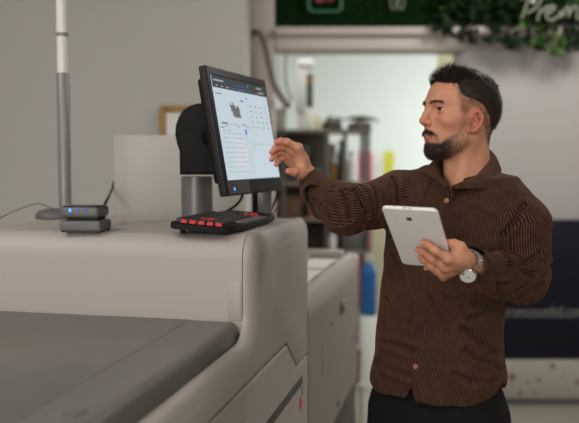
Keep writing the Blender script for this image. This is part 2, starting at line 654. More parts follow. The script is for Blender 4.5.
# ------------------------------------------------------------------ navy banner and printed low panel on the right
yn = YB - .06
nx0, nx1 = W(472, 290, yn).x, 2.35
nz1, nz0 = W(540, 220, yn).z, W(540, 359, yn).z
nb = thing('navy_banner', 'dark navy display board with a white web address, behind the man', 'board', ((nx0 + nx1) / 2, yn, nz0))
MB().box((nx0, yn, nz0), (nx1, YB - .003, nz1), .004).build('board_panel', M['navy'], nb)
cu = bpy.data.curves.new('web_address', 'FONT')
cu.body = 'www.cromcountltd.com'
cu.size = .105
cu.extrude = .001
tmp = bpy.data.objects.new('tmp', cu)
COL.objects.link(tmp)
me = bpy.data.meshes.new_from_object(tmp)
bpy.data.objects.remove(tmp)
tx = [v.co.x for v in me.vertices]
p = W(583, 317, yn)
me.transform(Matrix.Translation((p.x, yn - .003, p.z)) @ Matrix.Rotation(math.pi / 2, 4, 'X') @ Matrix.Diagonal(((W(583, 317, yn).x - W(478, 317, yn).x) / (max(tx) - min(tx)), 1, 1, 1)) @ Matrix.Translation((-max(tx), 0, 0)))
me.materials.append(M['sign_white'])
link('web_address', me, nb)
fz1, fz0 = nz0 - .004, .045
fp = thing('printed_panel', 'low white panel with brown flower print, under the navy board', 'panel', ((nx0 + nx1) / 2, yn, 0))
MB().box((nx0, yn - .02, fz0), (nx1, YB - .022, fz1), .004).build('panel_board', M['floral_white'], fp)
MB().box((nx0, yn - .012, 0), (nx1, YB - .022, fz0)).build('plinth', M['charcoal'], fp)
for px, py, r in ((512, 377, 5.2), (539, 380, 3.2), (552.5, 366, 3.8), (520, 393, 3.0), (550.6, 396, 3.6), (569, 399, 2.6), (577, 382, 3.6), (527, 382, 2.0), (522, 363, 2.2), (535, 393, 2.2), (508, 360, 3.5), (563, 376, 1.8), (590, 392, 4), (600, 370, 3.5)):
    c = W(px, py, yn - .0205)
    if c.z > fz1 - .03 or c.z < fz0 + .02: continue
    rr = r * yn / FPX
    b = MB()
    pts = [c + Vector((0, -.001, 0))]
    for k in range(16):
        t = 2 * math.pi * k / 16 + px
        q = rr * (1 if k % 2 == 0 else .5)
        pts.append(c + Vector((q * math.cos(t), -.001, q * math.sin(t))))
    b.add(pts, [(0, k + 1, (k + 1) % 16 + 1) for k in range(16)])
    b.build('flower_print', M['floral'], fp)

# ------------------------------------------------------------------ left side: gold frame on the wall, white board behind the press
yw = 4.249
fx0, fx1 = W(160, 120, yw).x, W(214, 120, yw).x
z1, z0 = W(170, 106, yw).z, W(170, 150, yw).z
fr = thing('gold_mirror', 'small gold framed mirror on the grey wall, half behind the monitor', 'mirror', ((fx0 + fx1) / 2, yw, z0))
t = .034
MB().box((fx0, yw - .025, z0), (fx0 + t, yw, z1), .006).box((fx1 - t, yw - .025, z0), (fx1, yw, z1), .006).box((fx0 + t, yw - .025, z1 - t), (fx1 - t, yw, z1), .006).box((fx0 + t, yw - .025, z0), (fx1 - t, yw, z0 + t), .006).build('frame', M['gold'], fr)
MB().box((fx0 + t, yw - .012, z0 + t), (fx1 - t, yw - .002, z1 - t)).build('mirror_pane', M['mirror'], fr)

yb = 2.86
bo = MB().box((W(113.5, 150, yb).x, yb, 0), (W(241, 150, yb).x, yb + .03, W(140, 135, yb).z), .003).build('white_board', M['board'])
tag(bo, 'plain pale board standing upright behind the press, left of the monitor stand', 'board')
# ------------------------------------------------------------------ the printing press
TH = math.radians(12.5)
CU, SU = math.cos(TH), math.sin(TH)
UF = -.494                                   # operator side of the machines
ROT = Matrix.Rotation(-TH, 4, 'Z')           # machine axes (u across, v along) -> world


def uv_of(p):
    return Vector((p.x * CU - p.y * SU, p.x * SU + p.y * CU, p.z))


def on_side(px, py, u=UF):
    """where a sight line meets the operator side plane"""
    o, d = uv_of(Vector((0, 0, CAM_Z))), ray(px, py)
    d = Vector((d.x * CU - d.y * SU, d.x * SU + d.y * CU, d.z))
    t = (u - o.x) / d.x
    return (d.y * t, CAM_Z + d.z * t)        # (v, z)


def on_level(px, py, z):
    d = ray(px, py)
    t = (z - CAM_Z) / d.z
    return Vector((d.x * t, d.y * t, z))


def MM():
    b = MB()
    b.M = ROT
    return b


ZT = 1.352                                   # top of the hood
VN, VF, UL = 1.85, 2.50, -1.27
ZB = 1.146                                   # dark bed
pr = thing('digital_press', 'large pale grey printing press carrying the monitor and keyboard', 'printing press', ROT @ Vector((-.88, 1.4, 0)), -TH)
V0 = .45
MM().box((UL + .01, V0 + .01, .06), (UF - .018, VF - .006, 1.09)).build('core', M['seam'], pr)
MM().box((UL, VN, ZB - .03), (-.5275, VF, ZT), .06, 10, sel=lambda a, b: abs(a.z - ZT) < 1e-4 and abs(b.z - ZT) < 1e-4 and abs(a.x - b.x) > .1).build('hood', M['press'], pr)
MM().box((-.53, VN + .06, 1.05), (-.523, VF - .01, ZT - .06)).build('seam_backing', M['seam'], pr)
# one piece side cover: hood end + rim along the bed; seam below
s0, s1, s2 = on_side(287, 344), on_side(297, 366), on_side(305, 356)
zs = (s0[1] + on_side(230, 401)[1]) / 2
poly = [(V0, zs), (s0[0], zs), (s1[0], s1[1]), (VF, s1[1] - .002), (VF, ZT)]
offs = [.1, .1, .1, .1, 1]
arc = lambda c, r, a0, a1, n=6: [(c[0] + r * math.cos(math.radians(a0 + (a1 - a0) * k / n)), c[1] + r * math.sin(math.radians(a0 + (a1 - a0) * k / n))) for k in range(n + 1)]
A = arc((VN + .06, ZT - .06), .06, 90, 180, 10)
B = arc((VN - .07, 1.104 + .07), .07, 0, -90, 8)
poly += A + B + [(V0, 1.104)]
offs += [1] * (len(A) + len(B)) + [.1]
offs = offs[:len(poly)]
MM().prism([(p[0], p[1]) for p in poly], 0, -.5255, UF, rr=.055, rd=.031, offs=offs, seg=8).build('side_cover', M['press_side'], pr)
# dark flat bed
MM().box((UL, V0, 1.085), (-.6565, VN - .003, ZB), .003).build('bed_cover', M['bed'], pr)
MM().prism([(-.6558, 1.085), (-.5275, 1.085), (-.529, 1.102), (-.538, 1.133), (-.542, 1.140), (-.549, 1.1450), (-.557, ZB), (-.6545, ZB), (-.6558, ZB - .001)], 1, V0, VN - .006, rr=.008).build('bed_edge', M['bed'], pr)
for px, py in ((75, 412),):
    p = on_level(px, py, ZB)
    MB().lathe([(.017, -.002), (.017, .002), (.013, .004), (0, .004)], p, n=24).build('round_cap', M['bed'], pr)
MM().box((UL, V0, .08), (UL + .008, VF, 1.10)).build('rear_panel', M['press_side'], pr)
# slim hinge cover at the step's right end
a = on_side(224, 300, -.54)
MM().box((-.562, VN - .0025, ZB + .002), (-.5295, VN + .01, ZB + .098), .0015).build('hinge_cover', M['press'], pr)
# doors below the seam
g = .006
vs_ = on_side(248, 400)[0]
MM().prism([(V0, .16), (vs_ - g / 2, .16), (vs_ - g / 2, zs - g), (V0, zs - g)], 0, -.52, UF + .001, rr=.005).build('front_door', M['press_side'], pr)
dpoly = [(vs_ + g / 2, .16), (VF - .004, .16), (VF - .004, s1[1] - g), (s1[0] - g * .4, s1[1] - g), (s0[0] - g * .4, zs - g), (vs_ + g / 2, zs - g)]
dr = MM().prism(dpoly, 0, -.52, UF + .001, rr=.005).build('front_door', M['press_side'], pr)
q = [on_side(*c, UF + .002) for c in ((267, 423), (303, 373), (303, 382), (275.5, 423))]
f0, f1 = q[0][0] + (q[0][0] - q[1][0]) * .45, q[1][0]
zt_, zb_ = (q[0][1] + q[1][1]) / 2, (q[2][1] + q[3][1]) / 2
MM().box((UF - .01, f0, zb_), (UF + .0016, f1, zt_), .001).build('recess_grip', M['slot'], dr)
c = on_side(301, 404, UF + .002)
hw = .022
MM().prism([(c[0], c[1] - .024), (c[0] + hw, c[1]), (c[0], c[1] + .024), (c[0] - hw, c[1])], 0, UF + .0005, UF + .002).build('red_mark', M['red'], dr)
c = on_side(302.5, 391, UF + .002)
MM().box((UF + .0005, c[0] - .004, c[1] + .004), (UF + .002, c[0] + .004, c[1] + .014)).box((UF + .0005, c[0] - .004, c[1] - .012), (UF + .002, c[0] + .004, c[1] + .0)).build('black_print', M['seam'], dr)
MM().box((UL + .02, V0 + .02, 0), (UF - .03, VF - .01, .15)).build('plinth', M['slot'], pr)

# ------------------------------------------------------------------ the finishing unit behind it
V2, V3, U2 = 2.512, 3.70, -.745
fu = thing('finishing_unit', 'grey machine with papers on top, standing behind the printing press', 'machine', ROT @ Vector(((UF + U2) / 2, 3.05, 0)), -TH)
zseam = on_side(330, 296.5)[1]
ztop = 1.102
zc = on_side(344, 405)[1]
MM().box((U2, V2, zc), (UF - .012, V3 - .012, zseam)).build('body', M['unit'], fu)
MM().prism([(V2, zc + .003), (V3, zc + .003), (V3, zseam - .004), (V2, zseam - .004)], 0, UF - .02, UF, rr=.012).build('side_panel', M['unit'], fu)
MM().box((U2 + .02, V2 + .02, 0), (UF - .004, V3 - .02, zc - .012), .004).build('base_cabinet', M['slot'], fu)
# rim (operator side), far rim, rear part, tray floor
rim = [(UF, zseam), (UF, zseam + .012), (UF - .012, ztop - .02), (UF - .03, ztop - .003), (UF - .042, ztop), (UF - .05, ztop - .004), (UF - .058, ztop - .03), (UF - .06, zseam)]
MM().prism(rim, 1, V2 + .004, V3).build('rim', M['press_side'], fu)
MM().box((U2, V3 - .07, zseam), (UF - .061, V3, ztop + .012), .012, 3).build('rim', M['press_side'], fu)
MM().box((U2, V2 + .004, zseam), (U2 + .04, V3 - .072, ztop + .004), .012, 3).build('rear_cover', M['press_side'], fu)
MM().box((U2 + .042, V2 + .004, zseam - .005), (UF - .062, V3 - .073, ztop - .022)).build('tray', M['unit'], fu)
h0, h1 = on_side(337, 320), on_side(347, 297)
hc, hz = ((h0[0] + h1[0]) / 2, (on_side(337, 311)[1] + on_side(347, 304)[1]) / 2)
hp = [(hc + .07 * math.cos(t) * (1 if abs(math.cos(t)) < .7 else 1), hz + .03 * math.sin(t)) for t in [2 * math.pi * k / 20 for k in range(20)]]
MM().prism(hp, 0, UF - .006, UF + .0012).build('handle_recess', M['slot'], fu)
MM().prism([(a, b - .012 if math.sin(k) else b) for k, (a, b) in enumerate([(hc - .055, hz + .034), (hc + .06, hz + .034), (hc + .06, hz + .02), (hc - .055, hz + .02)])], 0, UF - .002, UF + .012, rr=.003).build('handle_lip', M['unit'], fu)
c0, c1 = on_side(323, 339), on_side(323, 375)
MM().box((UF - .002, c0[0] - .008, c1[1]), (UF + .003, c0[0] + .008, c0[1]), .0015).build('hinge_strip', M['press_side'], fu)
for px, py, r in ((331.5, 324, .006), (338, 404, .012), (353.5, 338, .008)):
    c = on_side(px, py)
    MM().lathe([(r, -.002), (r, .002), (0, .002)], (UF, c[0], c[1]), (1, 0, 0), 16).build('round_latch', M['seam'], fu)

def sheet(name, label, c, ang, w, l, z, mat_, ink=None, group=None):
    b = MM()
    M0 = b.M
    T = M0 @ Matrix.Translation((c[0], c[1], z)) @ Matrix.Rotation(ang, 4, 'Z')
    b.M = T
    n = 8
    vs, fs = [], []
    for k in range(n + 1):
        y = -l / 2 + l * k / n
        h = .006 * math.sin(math.pi * k / n) ** 2
        for x in (-w / 2, w / 2):
            vs += [(x, y, h), (x, y, h + .0015)]
    for k in range(n):
        a = k * 4
        fs += [(a + 1, a + 3, a + 7, a + 5), (a, a + 4, a + 6, a + 2), (a, a + 1, a + 5, a + 4), (a + 2, a + 6, a + 7, a + 3)]
    fs += [(0, 2, 3, 1), (4 * n, 4 * n + 1, 4 * n + 3, 4 * n + 2)]
    b.add(vs, fs)
    o = b.build(name, mat_)
    tag(o, label, 'paper', group)
    if ink:
        for x0, x1, y0, y1 in ink:
            k = MB(); k.M = T
            k.box((x0, y0, .0045), (x1, y1, .0085))
            k.build('printed_area', M['ink'], o)
    return o


zt2 = ztop - .0215
sheet('paper_sheet', 'printed white sheet with a dark band lying on the grey machine tray', (UF - .135, 2.98), .03, .125, .5, zt2, M['paper'], [(-.06, -.02, -.16, .16)])
sheet('paper_sheet', 'blank white sheet at the far end of the grey machine tray', (UF - .137, 3.43), -.05, .125, .3, zt2, M['paper'])

# ------------------------------------------------------------------ light tower, reader box, wires
vt = uv_of(on_level(65.5, 217, ZT))
tp = on_level(65.5, 218.5, ZT)
lt = thing('signal_tower', 'grey pole lamp with frosted white top standing on the press', 'signal lamp', tp)
s = tp.y / FPX
MB().lathe([(.058, 0), (.060, .004), (.058, .016), (.048, .025), (.030, .030), (0, .032)], tp - Vector((.032, 0, 0)), n=40).build('base', M['tower_base'], lt, 50)
zz = lambda py: W(65, py, tp.y).z
MB().lathe([(6.2 * s, .024), (6.2 * s, zz(74) - tp.z), (5.6 * s, zz(73) - tp.z)], tp, n=32).build('pole', M['tower'], lt)
MB().lathe([(5.4 * s, zz(73) - tp.z), (5.4 * s, zz(36.5) - tp.z)], tp, n=32).build('lamp_section', M['lens'], lt)
MB().lathe([(6.0 * s, zz(36.5) - tp.z), (6.0 * s, zz(33) - tp.z)], tp, n=32).build('ring', M['tower'], lt)
MB().lathe([(5.4 * s, zz(33) - tp.z), (5.4 * s, zz(-22) - tp.z)], tp, n=32).build('lamp_section', M['lens'], lt)
MB().lathe([(6.0 * s, zz(-22) - tp.z), (6.0 * s, zz(-24) - tp.z), (4 * s, zz(-26) - tp.z), (0, zz(-26) - tp.z)], tp, n=32).build('cap', M['tower'], lt)

rp = on_level(86, 231, ZT)
s = rp.y / FPX
ra = math.radians(-6)
rb = thing('card_reader', 'small dark grey two tier box with blue lights on the press', 'reader box', rp, ra)
R = Matrix.Translation(rp) @ Matrix.Rotation(ra, 4, 'Z') @ Matrix.Scale(.9, 4)
def RB(lo, hi, r, name, m, par=rb, seg=4):
    b = MB(); b.M = R
    return b.box(lo, hi, r, seg).build(name, m, par)
RB((-.060, -.05, .002), (.060, .05, .033), .008, 'base', M['reader'])
RB((-.045, -.03, .03), (.045, .04, .042), .002, 'neck', M['seam'])
hd = RB((-.055, -.052, .041), (.055, .046, .072), .010, 'head', M['reader'])
RB((-.052, -.046, .0715), (.052, .042, .0745), .004, 'top_panel', M['black_gloss'], hd, 2)
for x in (-.026, -.004, .018):
    RB((x - .003, -.0535, .058), (x + .003, -.0515, .067), .0006, 'status_light', M['led'] if x < -.02 else M['led_dim'], hd, 1)
for x in (-.05, .05):
    for y in (-.04, .04):
        b = MB(); b.M = R
        b.lathe([(.006, 0), (.006, .003), (0, .003)], (x, y, 0), n=10).build('rubber_foot', M['black'], rb)
wp = [on_level(-10, 226, ZT + .002)] + [W(x, y, 2.30) for x, y in ((4, 216), (20, 209), (34, 204), (42, 204.5), (54, 209))] + [W(64, 211.5, 2.12)]
wr = MB().tube(smooth_curve(wp, 6), .0016, 6).build('wire', M['charcoal'])
tag(wr, 'thin dark wire arching over the press into the reader box', 'cable')
bc = MB().tube(smooth_curve([W(103, 207, 2.19), W(106, 202, 2.3), W(109.5, 195, 2.6), W(112, 190, 2.84), W(116, 188, 2.93), W(122, 200, 2.94) + Vector((0, .0, -.3))], 6), .0042, 8).build('power_cable', M['black'])
tag(bc, 'black power cable rising behind the reader box to the pale board', 'cable')

# ------------------------------------------------------------------ monitor on its column
wd = Vector((.323, .9463, 0)).normalized()             # along the screen, away from the camera
nh = Vector((wd.y, -wd.x, 0))                          # towards the man
tau = math.radians(10)
un = Vector((0, 0, 1)) * math.cos(tau) - nh * math.sin(tau)
nn = nh * math.cos(tau) + Vector((0, 0, 1)) * math.sin(tau)
MC = Vector((-.116, 2.252, 1.610))
MWD, MHT = .430, .338
cb = Vector((-.282, 2.45, ZT))
mo = thing('touch_monitor', 'black monitor showing a print job window on a grey column above the press', 'monitor', cb)
ax = (wd, un, nn)
def mb_(c, size, r, name, m, par=mo, seg=3):
    return MB().obox(MC + wd * c[0] + un * c[1] + nn * c[2], ax, size, r, seg).build(name, m, par)
mb_((0, 0, -.011), (MWD, MHT, .022), .005, 'case', M['bezel'])
mb_((0.012, 0.006, -.034), (MWD - .045, MHT - .06, .026), .008, 'back_shell', M['black'])
CH = .040                                             # chin
sw, sh = MWD - .036, MHT - CH - .024
so = (CH - .024) / 2
mb_((0, so, .0002), (sw + .006, sh + .006, .001), 0, 'screen_border', M['black_gloss'])
mb_((-.5 * MWD + .085, -MHT / 2 + CH / 2, .0004), (.15, CH - .006, .001), 0, 'glossy_corner', M['black_gloss'])

# screen: light emitting panel with its interface
def emis(name, c, e=1.0):
    return mat(name, tuple(x * .04 for x in c[:3]) + (1,), .3, emit=c, estr=e)
SCR = .80
UI = [emis('screen_light', lin(208, 224, 234), SCR), emis('ui_dark', lin(62, 68, 72), SCR), emis('ui_grey', lin(156, 170, 180), SCR), emis('ui_line', lin(186, 202, 212), SCR),
      emis('ui_blue', lin(96, 124, 226), SCR), emis('ui_orange', lin(238, 170, 82), SCR), emis('ui_magenta', lin(226, 60, 120), SCR), emis('ui_machine', lin(112, 114, 112), SCR), emis('ui_text', lin(120, 130, 140), SCR),
      emis('ui_pale', lin(222, 226, 236), SCR), emis('ui_navy', lin(52, 92, 128), SCR), emis('ui_header_text', lin(176, 182, 186), SCR)]
scr = mb_((0, so, .0012), (sw, sh, .0014), 0, 'screen', UI[0])
def rect(x0, y0, x1, y1, m, lift=.0022):
    """screen fractions from the top left"""
    cx, cy = (x0 + x1) / 2 - .5, .5 - (y0 + y1) / 2
    return MB().obox(MC + wd * cx * sw + un * (so + cy * sh) + nn * lift, ax, ((x1 - x0) * sw, (y1 - y0) * sh, .0003)).build('interface_area' if (x1 - x0) > .2 else 'interface_mark', UI[m], scr)
rect(0, 0, 1, .115, 1)
rect(0, 0, .02, .06, 10, .0024); rect(.03, .035, .19, .05, 11, .0024); rect(.36, .05, .60, .066, 10, .0024); rect(.30, .085, .68, .098, 10, .0024)
for x in (.05, .14, .23, .34, .44): rect(x, .088, x + .03, .1, 11, .0024)
rect(.50, .09, .54, .105, 6, .0024); rect(.80, .03, .90, .045, 11, .0024); rect(.84, .075, .93, .09, 11, .0024); rect(.62, .03, .64, .045, 11, .0024); rect(.78, .09, .82, .1, 6, .0024)
rect(.02, .165, .13, .175, 8); rect(.53, .115, .5325, .66, 3); rect(0, .46, .53, .464, 2); rect(.53, .64, 1, .645, 2)
# picture of a machine
b = MB()
for x0, y0, x1, y1 in ((.27, .29, .40, .37), (.25, .265, .31, .33), (.31, .26, .33, .31), (.24, .24, .255, .29), (.285, .235, .30, .27), (.35, .27, .39, .32), (.29, .36, .41, .385)):
    cx, cy = (x0 + x1) / 2 - .5, .5 - (y0 + y1) / 2
    b.obox(MC + wd * cx * sw + un * (so + cy * sh) + nn * .0022, ax, ((x1 - x0) * sw, (y1 - y0) * sh, .0003))
b.build('machine_picture', UI[7], scr)
rect(.44, .20, .50, .215, 4)
for x, m in ((.05, 7), (.26, 5), (.42, 6)):
    rect(x, .445, x + (.10 if m == 7 else .035), .458, m); rect(x + .05, .455 + .02, x + .09, .483, 8)
for r_ in range(5):
    for c_ in range(4):
        rect(.60 + c_ * .1, .24 + r_ * .055, .60 + c_ * .1 + .035, .25 + r_ * .055, 4 if (c_ == 0 and r_ in (2, 3)) or (c_ == 1 and r_ == 2) else 8)
rect(.55, .165, .58, .178, 8)
for r_ in range(9):
    y = .545 + r_ * .047
    rect(.04, y, .17, y + .005, 2); rect(.20, y, .40, y + .005, 2)
rect(.02, .49, .08, .5, 8); rect(.05, .52, .09, .527, 8); rect(.14, .52, .18, .527, 8)
rect(.435, .50, .47, .55, 4); rect(.44, .56, .443, .95, 2); rect(.50, .60, .503, .95, 2)
rect(.22, .60, .42, .90, 9, .0018)
rect(.54, .67, .58, .678, 8); rect(.54, .71, .56, .717, 8)
mb_((-MWD / 2 + .052, -MHT / 2 + CH * .40, .001), (.005, .008, .002), .0005, 'power_light', M['led'])
# pivot housing, column, second slim column
HC = MC - nn * .065 + Vector((0, 0, -.005))
cz1 = W(198, 175, 2.45).z
MB().lathe([(.048, .0), (.048, cz1 - ZT - .004)], cb, n=40).lathe([(.062, .0), (.062, .006), (.05, .008)], cb, n=40).build('column', M['column'], mo, 50)
hb = Vector((-.274, 2.42, 0))
z_a, z_b = W(198, 175, 2.4).z, W(198, 106, 2.4).z
zc_ = (z_a + z_b) / 2 + .012
poly = [((x - 198) * hb.y / FPX, W(198, y, hb.y).z) for x, y in ((181.5, 174.5), (181.5, 151), (179, 144), (177.3, 135), (178, 126), (181, 117.5), (186, 110.5), (192, 106.5), (199, 104.5), (208, 104), (215, 106), (219, 112), (221, 130), (221, 174.5))]
b = MB()
b.M = Matrix.Translation((hb.x, hb.y, 0))
b.prism(poly, 1, .0, -.055, rr=.010, seg=4)
b.prism(poly, 1, .001, .055, rr=.010, seg=4)
b.build('pivot_housing', M['black'], mo, 35)
b = MB()
b.tube([W(181, 119, hb.y - .0555), W(212, 152, hb.y - .0555)], .0012, 6)
b.build('housing_seam', M['bezel'], mo)
MB().tube([hb + Vector((.02, -.01, zc_)), MC - nn * .06], .028, 16).obox(MC - nn * .07, ax, (.11, .11, .012), .003).build('tilt_arm', M['black'], mo)
# keyboard
kd = Vector((.235, .972, 0)).normalized()
kp = Vector((kd.y, -kd.x, 0))
knr = on_level(225, 234.5, ZT + .004)
KL, KW = .485, .148
kc = knr + kd * KL / 2 - kp * KW / 2
kb = thing('gaming_keyboard', 'black keyboard with red accent keys lying under the monitor', 'keyboard', Vector((kc.x, kc.y, ZT)), math.atan2(kd.y, kd.x))
tl = math.radians(4.5)
kt = -kp * math.cos(tl) + Vector((0, 0, 1)) * math.sin(tl)      # towards the back of the keyboard, rising
kn = kp * math.sin(tl) + Vector((0, 0, 1)) * math.cos(tl)
ko = Vector((kc.x, kc.y, ZT + .0185))
KM = Matrix((list(kd) + [0], list(kt) + [0], list(kn) + [0], [0, 0, 0, 1])).transposed()
KM.translation = ko
def KB(): 
    b = MB(); b.M = KM
    return b
hx, hy = KL / 2, KW / 2
KB().prism([(-hx + .01, -hy), (-hx * .5, -hy - .012), (hx * .5, -hy - .012), (hx - .01, -hy), (hx, -hy + .02), (hx - .006, hy - .02), (hx - .02, hy), (-hx + .02, hy), (-hx - .004, hy - .02), (-hx, -hy + .02)], 2, -.008, .008, rr=.005).build('case', M['black'], kb)
KB().box((-.11, -hy - .008, .007), (.10, -hy + .018, .012), .003).build('palm_rest', M['charcoal'], kb)
kmat = mat('black_key', lin(38, 36, 36), .5)
kx0 = -hx + .034
pit = .0188
def key(x, y, w, red=False):
    b = KB()
    z0 = .008
    a = .0012
    vs = [(x + a, y + a, z0), (x + w - a, y + a, z0), (x + w - a, y + pit - a, z0), (x + a, y + pit - a, z0),
          (x + .0035, y + .003, z0 + .0075), (x + w - .0035, y + .003, z0 + .0075), (x + w - .0035, y + pit - .004, z0 + .008), (x + .0035, y + pit - .004, z0 + .008)]
    b.add(vs, [(0, 3, 2, 1), (4, 5, 6, 7), (0, 1, 5, 4), (1, 2, 6, 5), (2, 3, 7, 6), (3, 0, 4, 7)])
    b.build('key', M['red'] if red else kmat, kb, None)
rows = [[1.25, 1.25, 1.25, 6.25, 1.25, 1.25, 1.25, 1.25], [2.25] + [1] * 10 + [2.75], [1.75] + [1] * 11 + [2.25], [1.5] + [1] * 12 + [1.5], [1] * 13 + [2]]
y0 = -hy + .024
for r_, row in enumerate(rows):
    x = kx0
    for i, w_ in enumerate(row):
        red = (r_ == 2 and i in (1, 2, 3)) or (r_ == 3 and i == 2)
        key(x, y0 + r_ * pit, w_ * pit, red)
        x += w_ * pit
for i in range(13): key(kx0 + i * pit * 1.15, y0 + 5 * pit + .006, pit)
xr = kx0 + 15.4 * pit
for i in range(3): key(xr + i * pit, y0, pit, True)
key(xr + pit, y0 + pit, pit, True)
for r_ in (3, 4):
    for i in range(3): key(xr + i * pit, y0 + r_ * pit, pit)
for i in range(5): key(-hx + .010, -hy + .012 + i * .0225, .0115, True)
for x in (-hx + .03, hx - .05):
    KB().box((x, hy - .03, -.017 - .004), (x + .02, hy - .022, -.006), .001).build('foot', M['black'], kb)
    KB().box((x, -hy + .012, -.0118), (x + .02, -hy + .02, -.0075), .001).build('foot', M['black'], kb)
# cables below the monitor
kback = KM @ Vector((0.03, hy, 0))
for nm, lab, pts, r_ in (
        ('monitor_cable', 'black cable hanging from the monitor down behind the keyboard', [MC - un * .15 - nn * .03 - wd * .02, W(241, 199, 2.36), W(235, 206, 2.42), W(227, 211, 2.46)], .004),
        ('usb_cable', 'thin black cable looping below the right end of the monitor', [MC - un * .16 - nn * .02 + wd * .17, W(277, 192, 2.52), W(272, 209, 2.55), W(268, 216, 2.42)], .0028),
        ('usb_cable', 'thin red and black cable hanging from the far lower monitor corner', [MC - un * .17 - nn * .012 + wd * .215, W(282.5, 191, 2.53), W(279, 203, 2.56), W(271, 216, 2.46)], .0022)):
    o = MB().tube(smooth_curve(pts, 8), r_, 8).build(nm, M['black'] if 'red' not in lab else M['brown_box'])
    tag(o, lab, 'cable')
# slim stand in grey behind
ya = 2.505
st = thing('support_box', 'narrow grey upright box with a black edge, standing on the press behind the keyboard', 'box', ((W(262, 205, ya).x), ya + .012, ZT))
xa, xb = W(257.4, 205, ya).x, W(271.5, 205, ya).x
zt_ = 1.475
MB().box((xa, ya, ZT), (xb, ya + .022, zt_), .002).build('box_body', M['column'], st)
MB().box((W(252, 205, ya).x, ya - .006, ZT), (xa - .0005, ya + .022, zt_), .002).build('edge_post', M['black'], st)
# ------------------------------------------------------------------ the bright room beyond the doorway
YR = 5.75
def bx(name, m, px0, py0, px1, py1, Y, depth, parent=None, r=.004):
    a, c = W(px0, py0, Y), W(px1, py1, Y)
    return MB().box((a.x, Y, c.z), (c.x, Y + depth, a.z), r).build(name, m, parent)


x0, x1 = W(236, 130, YR).x, W(369, 130, YR).x
zt = W(320, 131, YR).z
rk = thing('storage_rack', 'metal storage rack with cluttered shelves beyond the doorway', 'rack', ((x0 + x1) / 2, YR + .2, 0))
for px in (238, 283, 327, 345, 368):
    x = W(px, 130, YR).x
    for y in (YR, YR + .42):
        if px in (327, 345) and y > YR: continue
        MB().box((x - .016, y, 0), (x + .016, y + .03, zt - .012), .003).build('post', M['rack'], rk)
xp = W(331, 130, YR).x
MB().box((x0, YR + .452, .34), (xp, YR + .462, zt - .012)).build('back_panel', M['rack_back'], rk)
for z in (zt, W(300, 184, YR).z, W(300, 220, YR).z, W(300, 252, YR).z, .35):
    MB().box((x0 - .02, YR - .012, z - .012), (x1 + .02, YR + .46, z + .012), .003).build('shelf', M['shelf'], rk)
z1_, z2_, z3_ = W(300, 184, YR).z + .0125, W(300, 220, YR).z + .0125, W(300, 252, YR).z + .0125
ztop_ = zt + .0125

def on_shelf(name, label, cat, m, px0, px1, h, z, Y=YR + .04, depth=.25, group=None, lid=None):
    a, c = W(px0, 160, Y).x, W(px1, 160, Y).x
    if lid is None:
        o = MB().box((a, Y, z), (c, Y + depth, z + h), .006).build(name, m)
        return tag(o, label, cat, group)
    t = thing(name, label, cat, ((a + c) / 2, Y + depth / 2, z), 0, group)
    MB().box((a, Y, z), (c, Y + depth, z + h * .8), .006).build('carton', m, t)
    MB().box((a - .004, Y - .004, z + h * .8 + .0005), (c + .004, Y + depth + .004, z + h), .003).build('lid', lid, t)
    return t

def jar(name, label, m, px, r, h, z, cap, Y=YR + .12, cat='bottle', neck=.45):
    c = Vector((W(px, 160, Y).x, Y, z))
    t = thing(name, label, cat, c)
    MB().lathe([(r * .9, 0), (r, .01), (r, h * .62), (r * .8, h * .72), (r * neck, h * .8), (r * neck, h * .88)], c, n=20).build('body', m, t, 50)
    MB().lathe([(r * neck * 1.12, h * .882), (r * neck * 1.12, h), (0, h)], c, n=20).build('cap', cap, t, 50)

# on top of the rack
on_shelf('grey_carton', 'pale grey box on the rack top behind the monitor corner', 'box', M['press'], 257, 286, .155, ztop_, lid=M['board'])
on_shelf('cream_carton', 'cream box on the rack top under the white machine', 'box', M['cream'], 314.5, 322, .10, ztop_, YR + .06)
wm = thing('white_machine', 'white upright machine with a dark panel on the rack top', 'machine', (W(305, 100, YR + .1).x, YR + .15, ztop_))
za, zb = W(305, 59, YR + .1).z, ztop_ + .102
bx('cabinet_body', M['white_plastic'], 296, 62, 306.5, 112, YR + .1, .16, wm, .012)
bx('front_panel', M['green_dark'], 307, 74, 313, 107, YR + .11, .12, wm, .006)
a = W(303.5, 59, YR + .1)
MB().box((W(298, 59, YR + .1).x, YR + .09, W(300, 66, YR).z), (W(314, 59, YR + .1).x, YR + .27, W(300, 58, YR).z), .015, 3).build('top_cover', M['white_plastic'], wm)
bx('gold_strip', M['amber'], 307, 78, 312, 84, YR + .105, .006, wm, .001)
bx('stand', M['white_plastic'], 298, 111, 311, 130.4, YR + .12, .14, wm, .004)
# cloth and twigs on the rack
for nm, lab, pxs, yy in (('dark_cloth', 'crumpled dark cloth on the rack top beside the cream box', (323, 343), 6.0), ('dark_cloth', 'flat dark cloth hanging over the right end of the rack top', (350, 371), 4.2)):
    cx = (W(pxs[0], 130, YR + .1).x + W(pxs[1], 130, YR + .1).x) / 2
    hw = (W(pxs[1], 130, YR + .1).x - W(pxs[0], 130, YR + .1).x) / 2
    b = bmesh.new()
    bmesh.ops.create_icosphere(b, subdivisions=4, radius=1)
    for v in b.verts:
        q = v.co.copy()
        k = 1 + .25 * math.sin(7 * q.x + 3 * q.y) * math.cos(5 * q.y + pxs[0])
        v.co = Vector((cx + q.x * hw * k, YR + .18 + q.y * .14, ztop_ + .002 + max(0, (q.z + .35)) * yy * .011 * k))
    mbb = MB(); mbb.bm(b)
    tag(mbb.build(nm, M['dark_cloth'], None, 180), lab, 'cloth')
dt = MB()
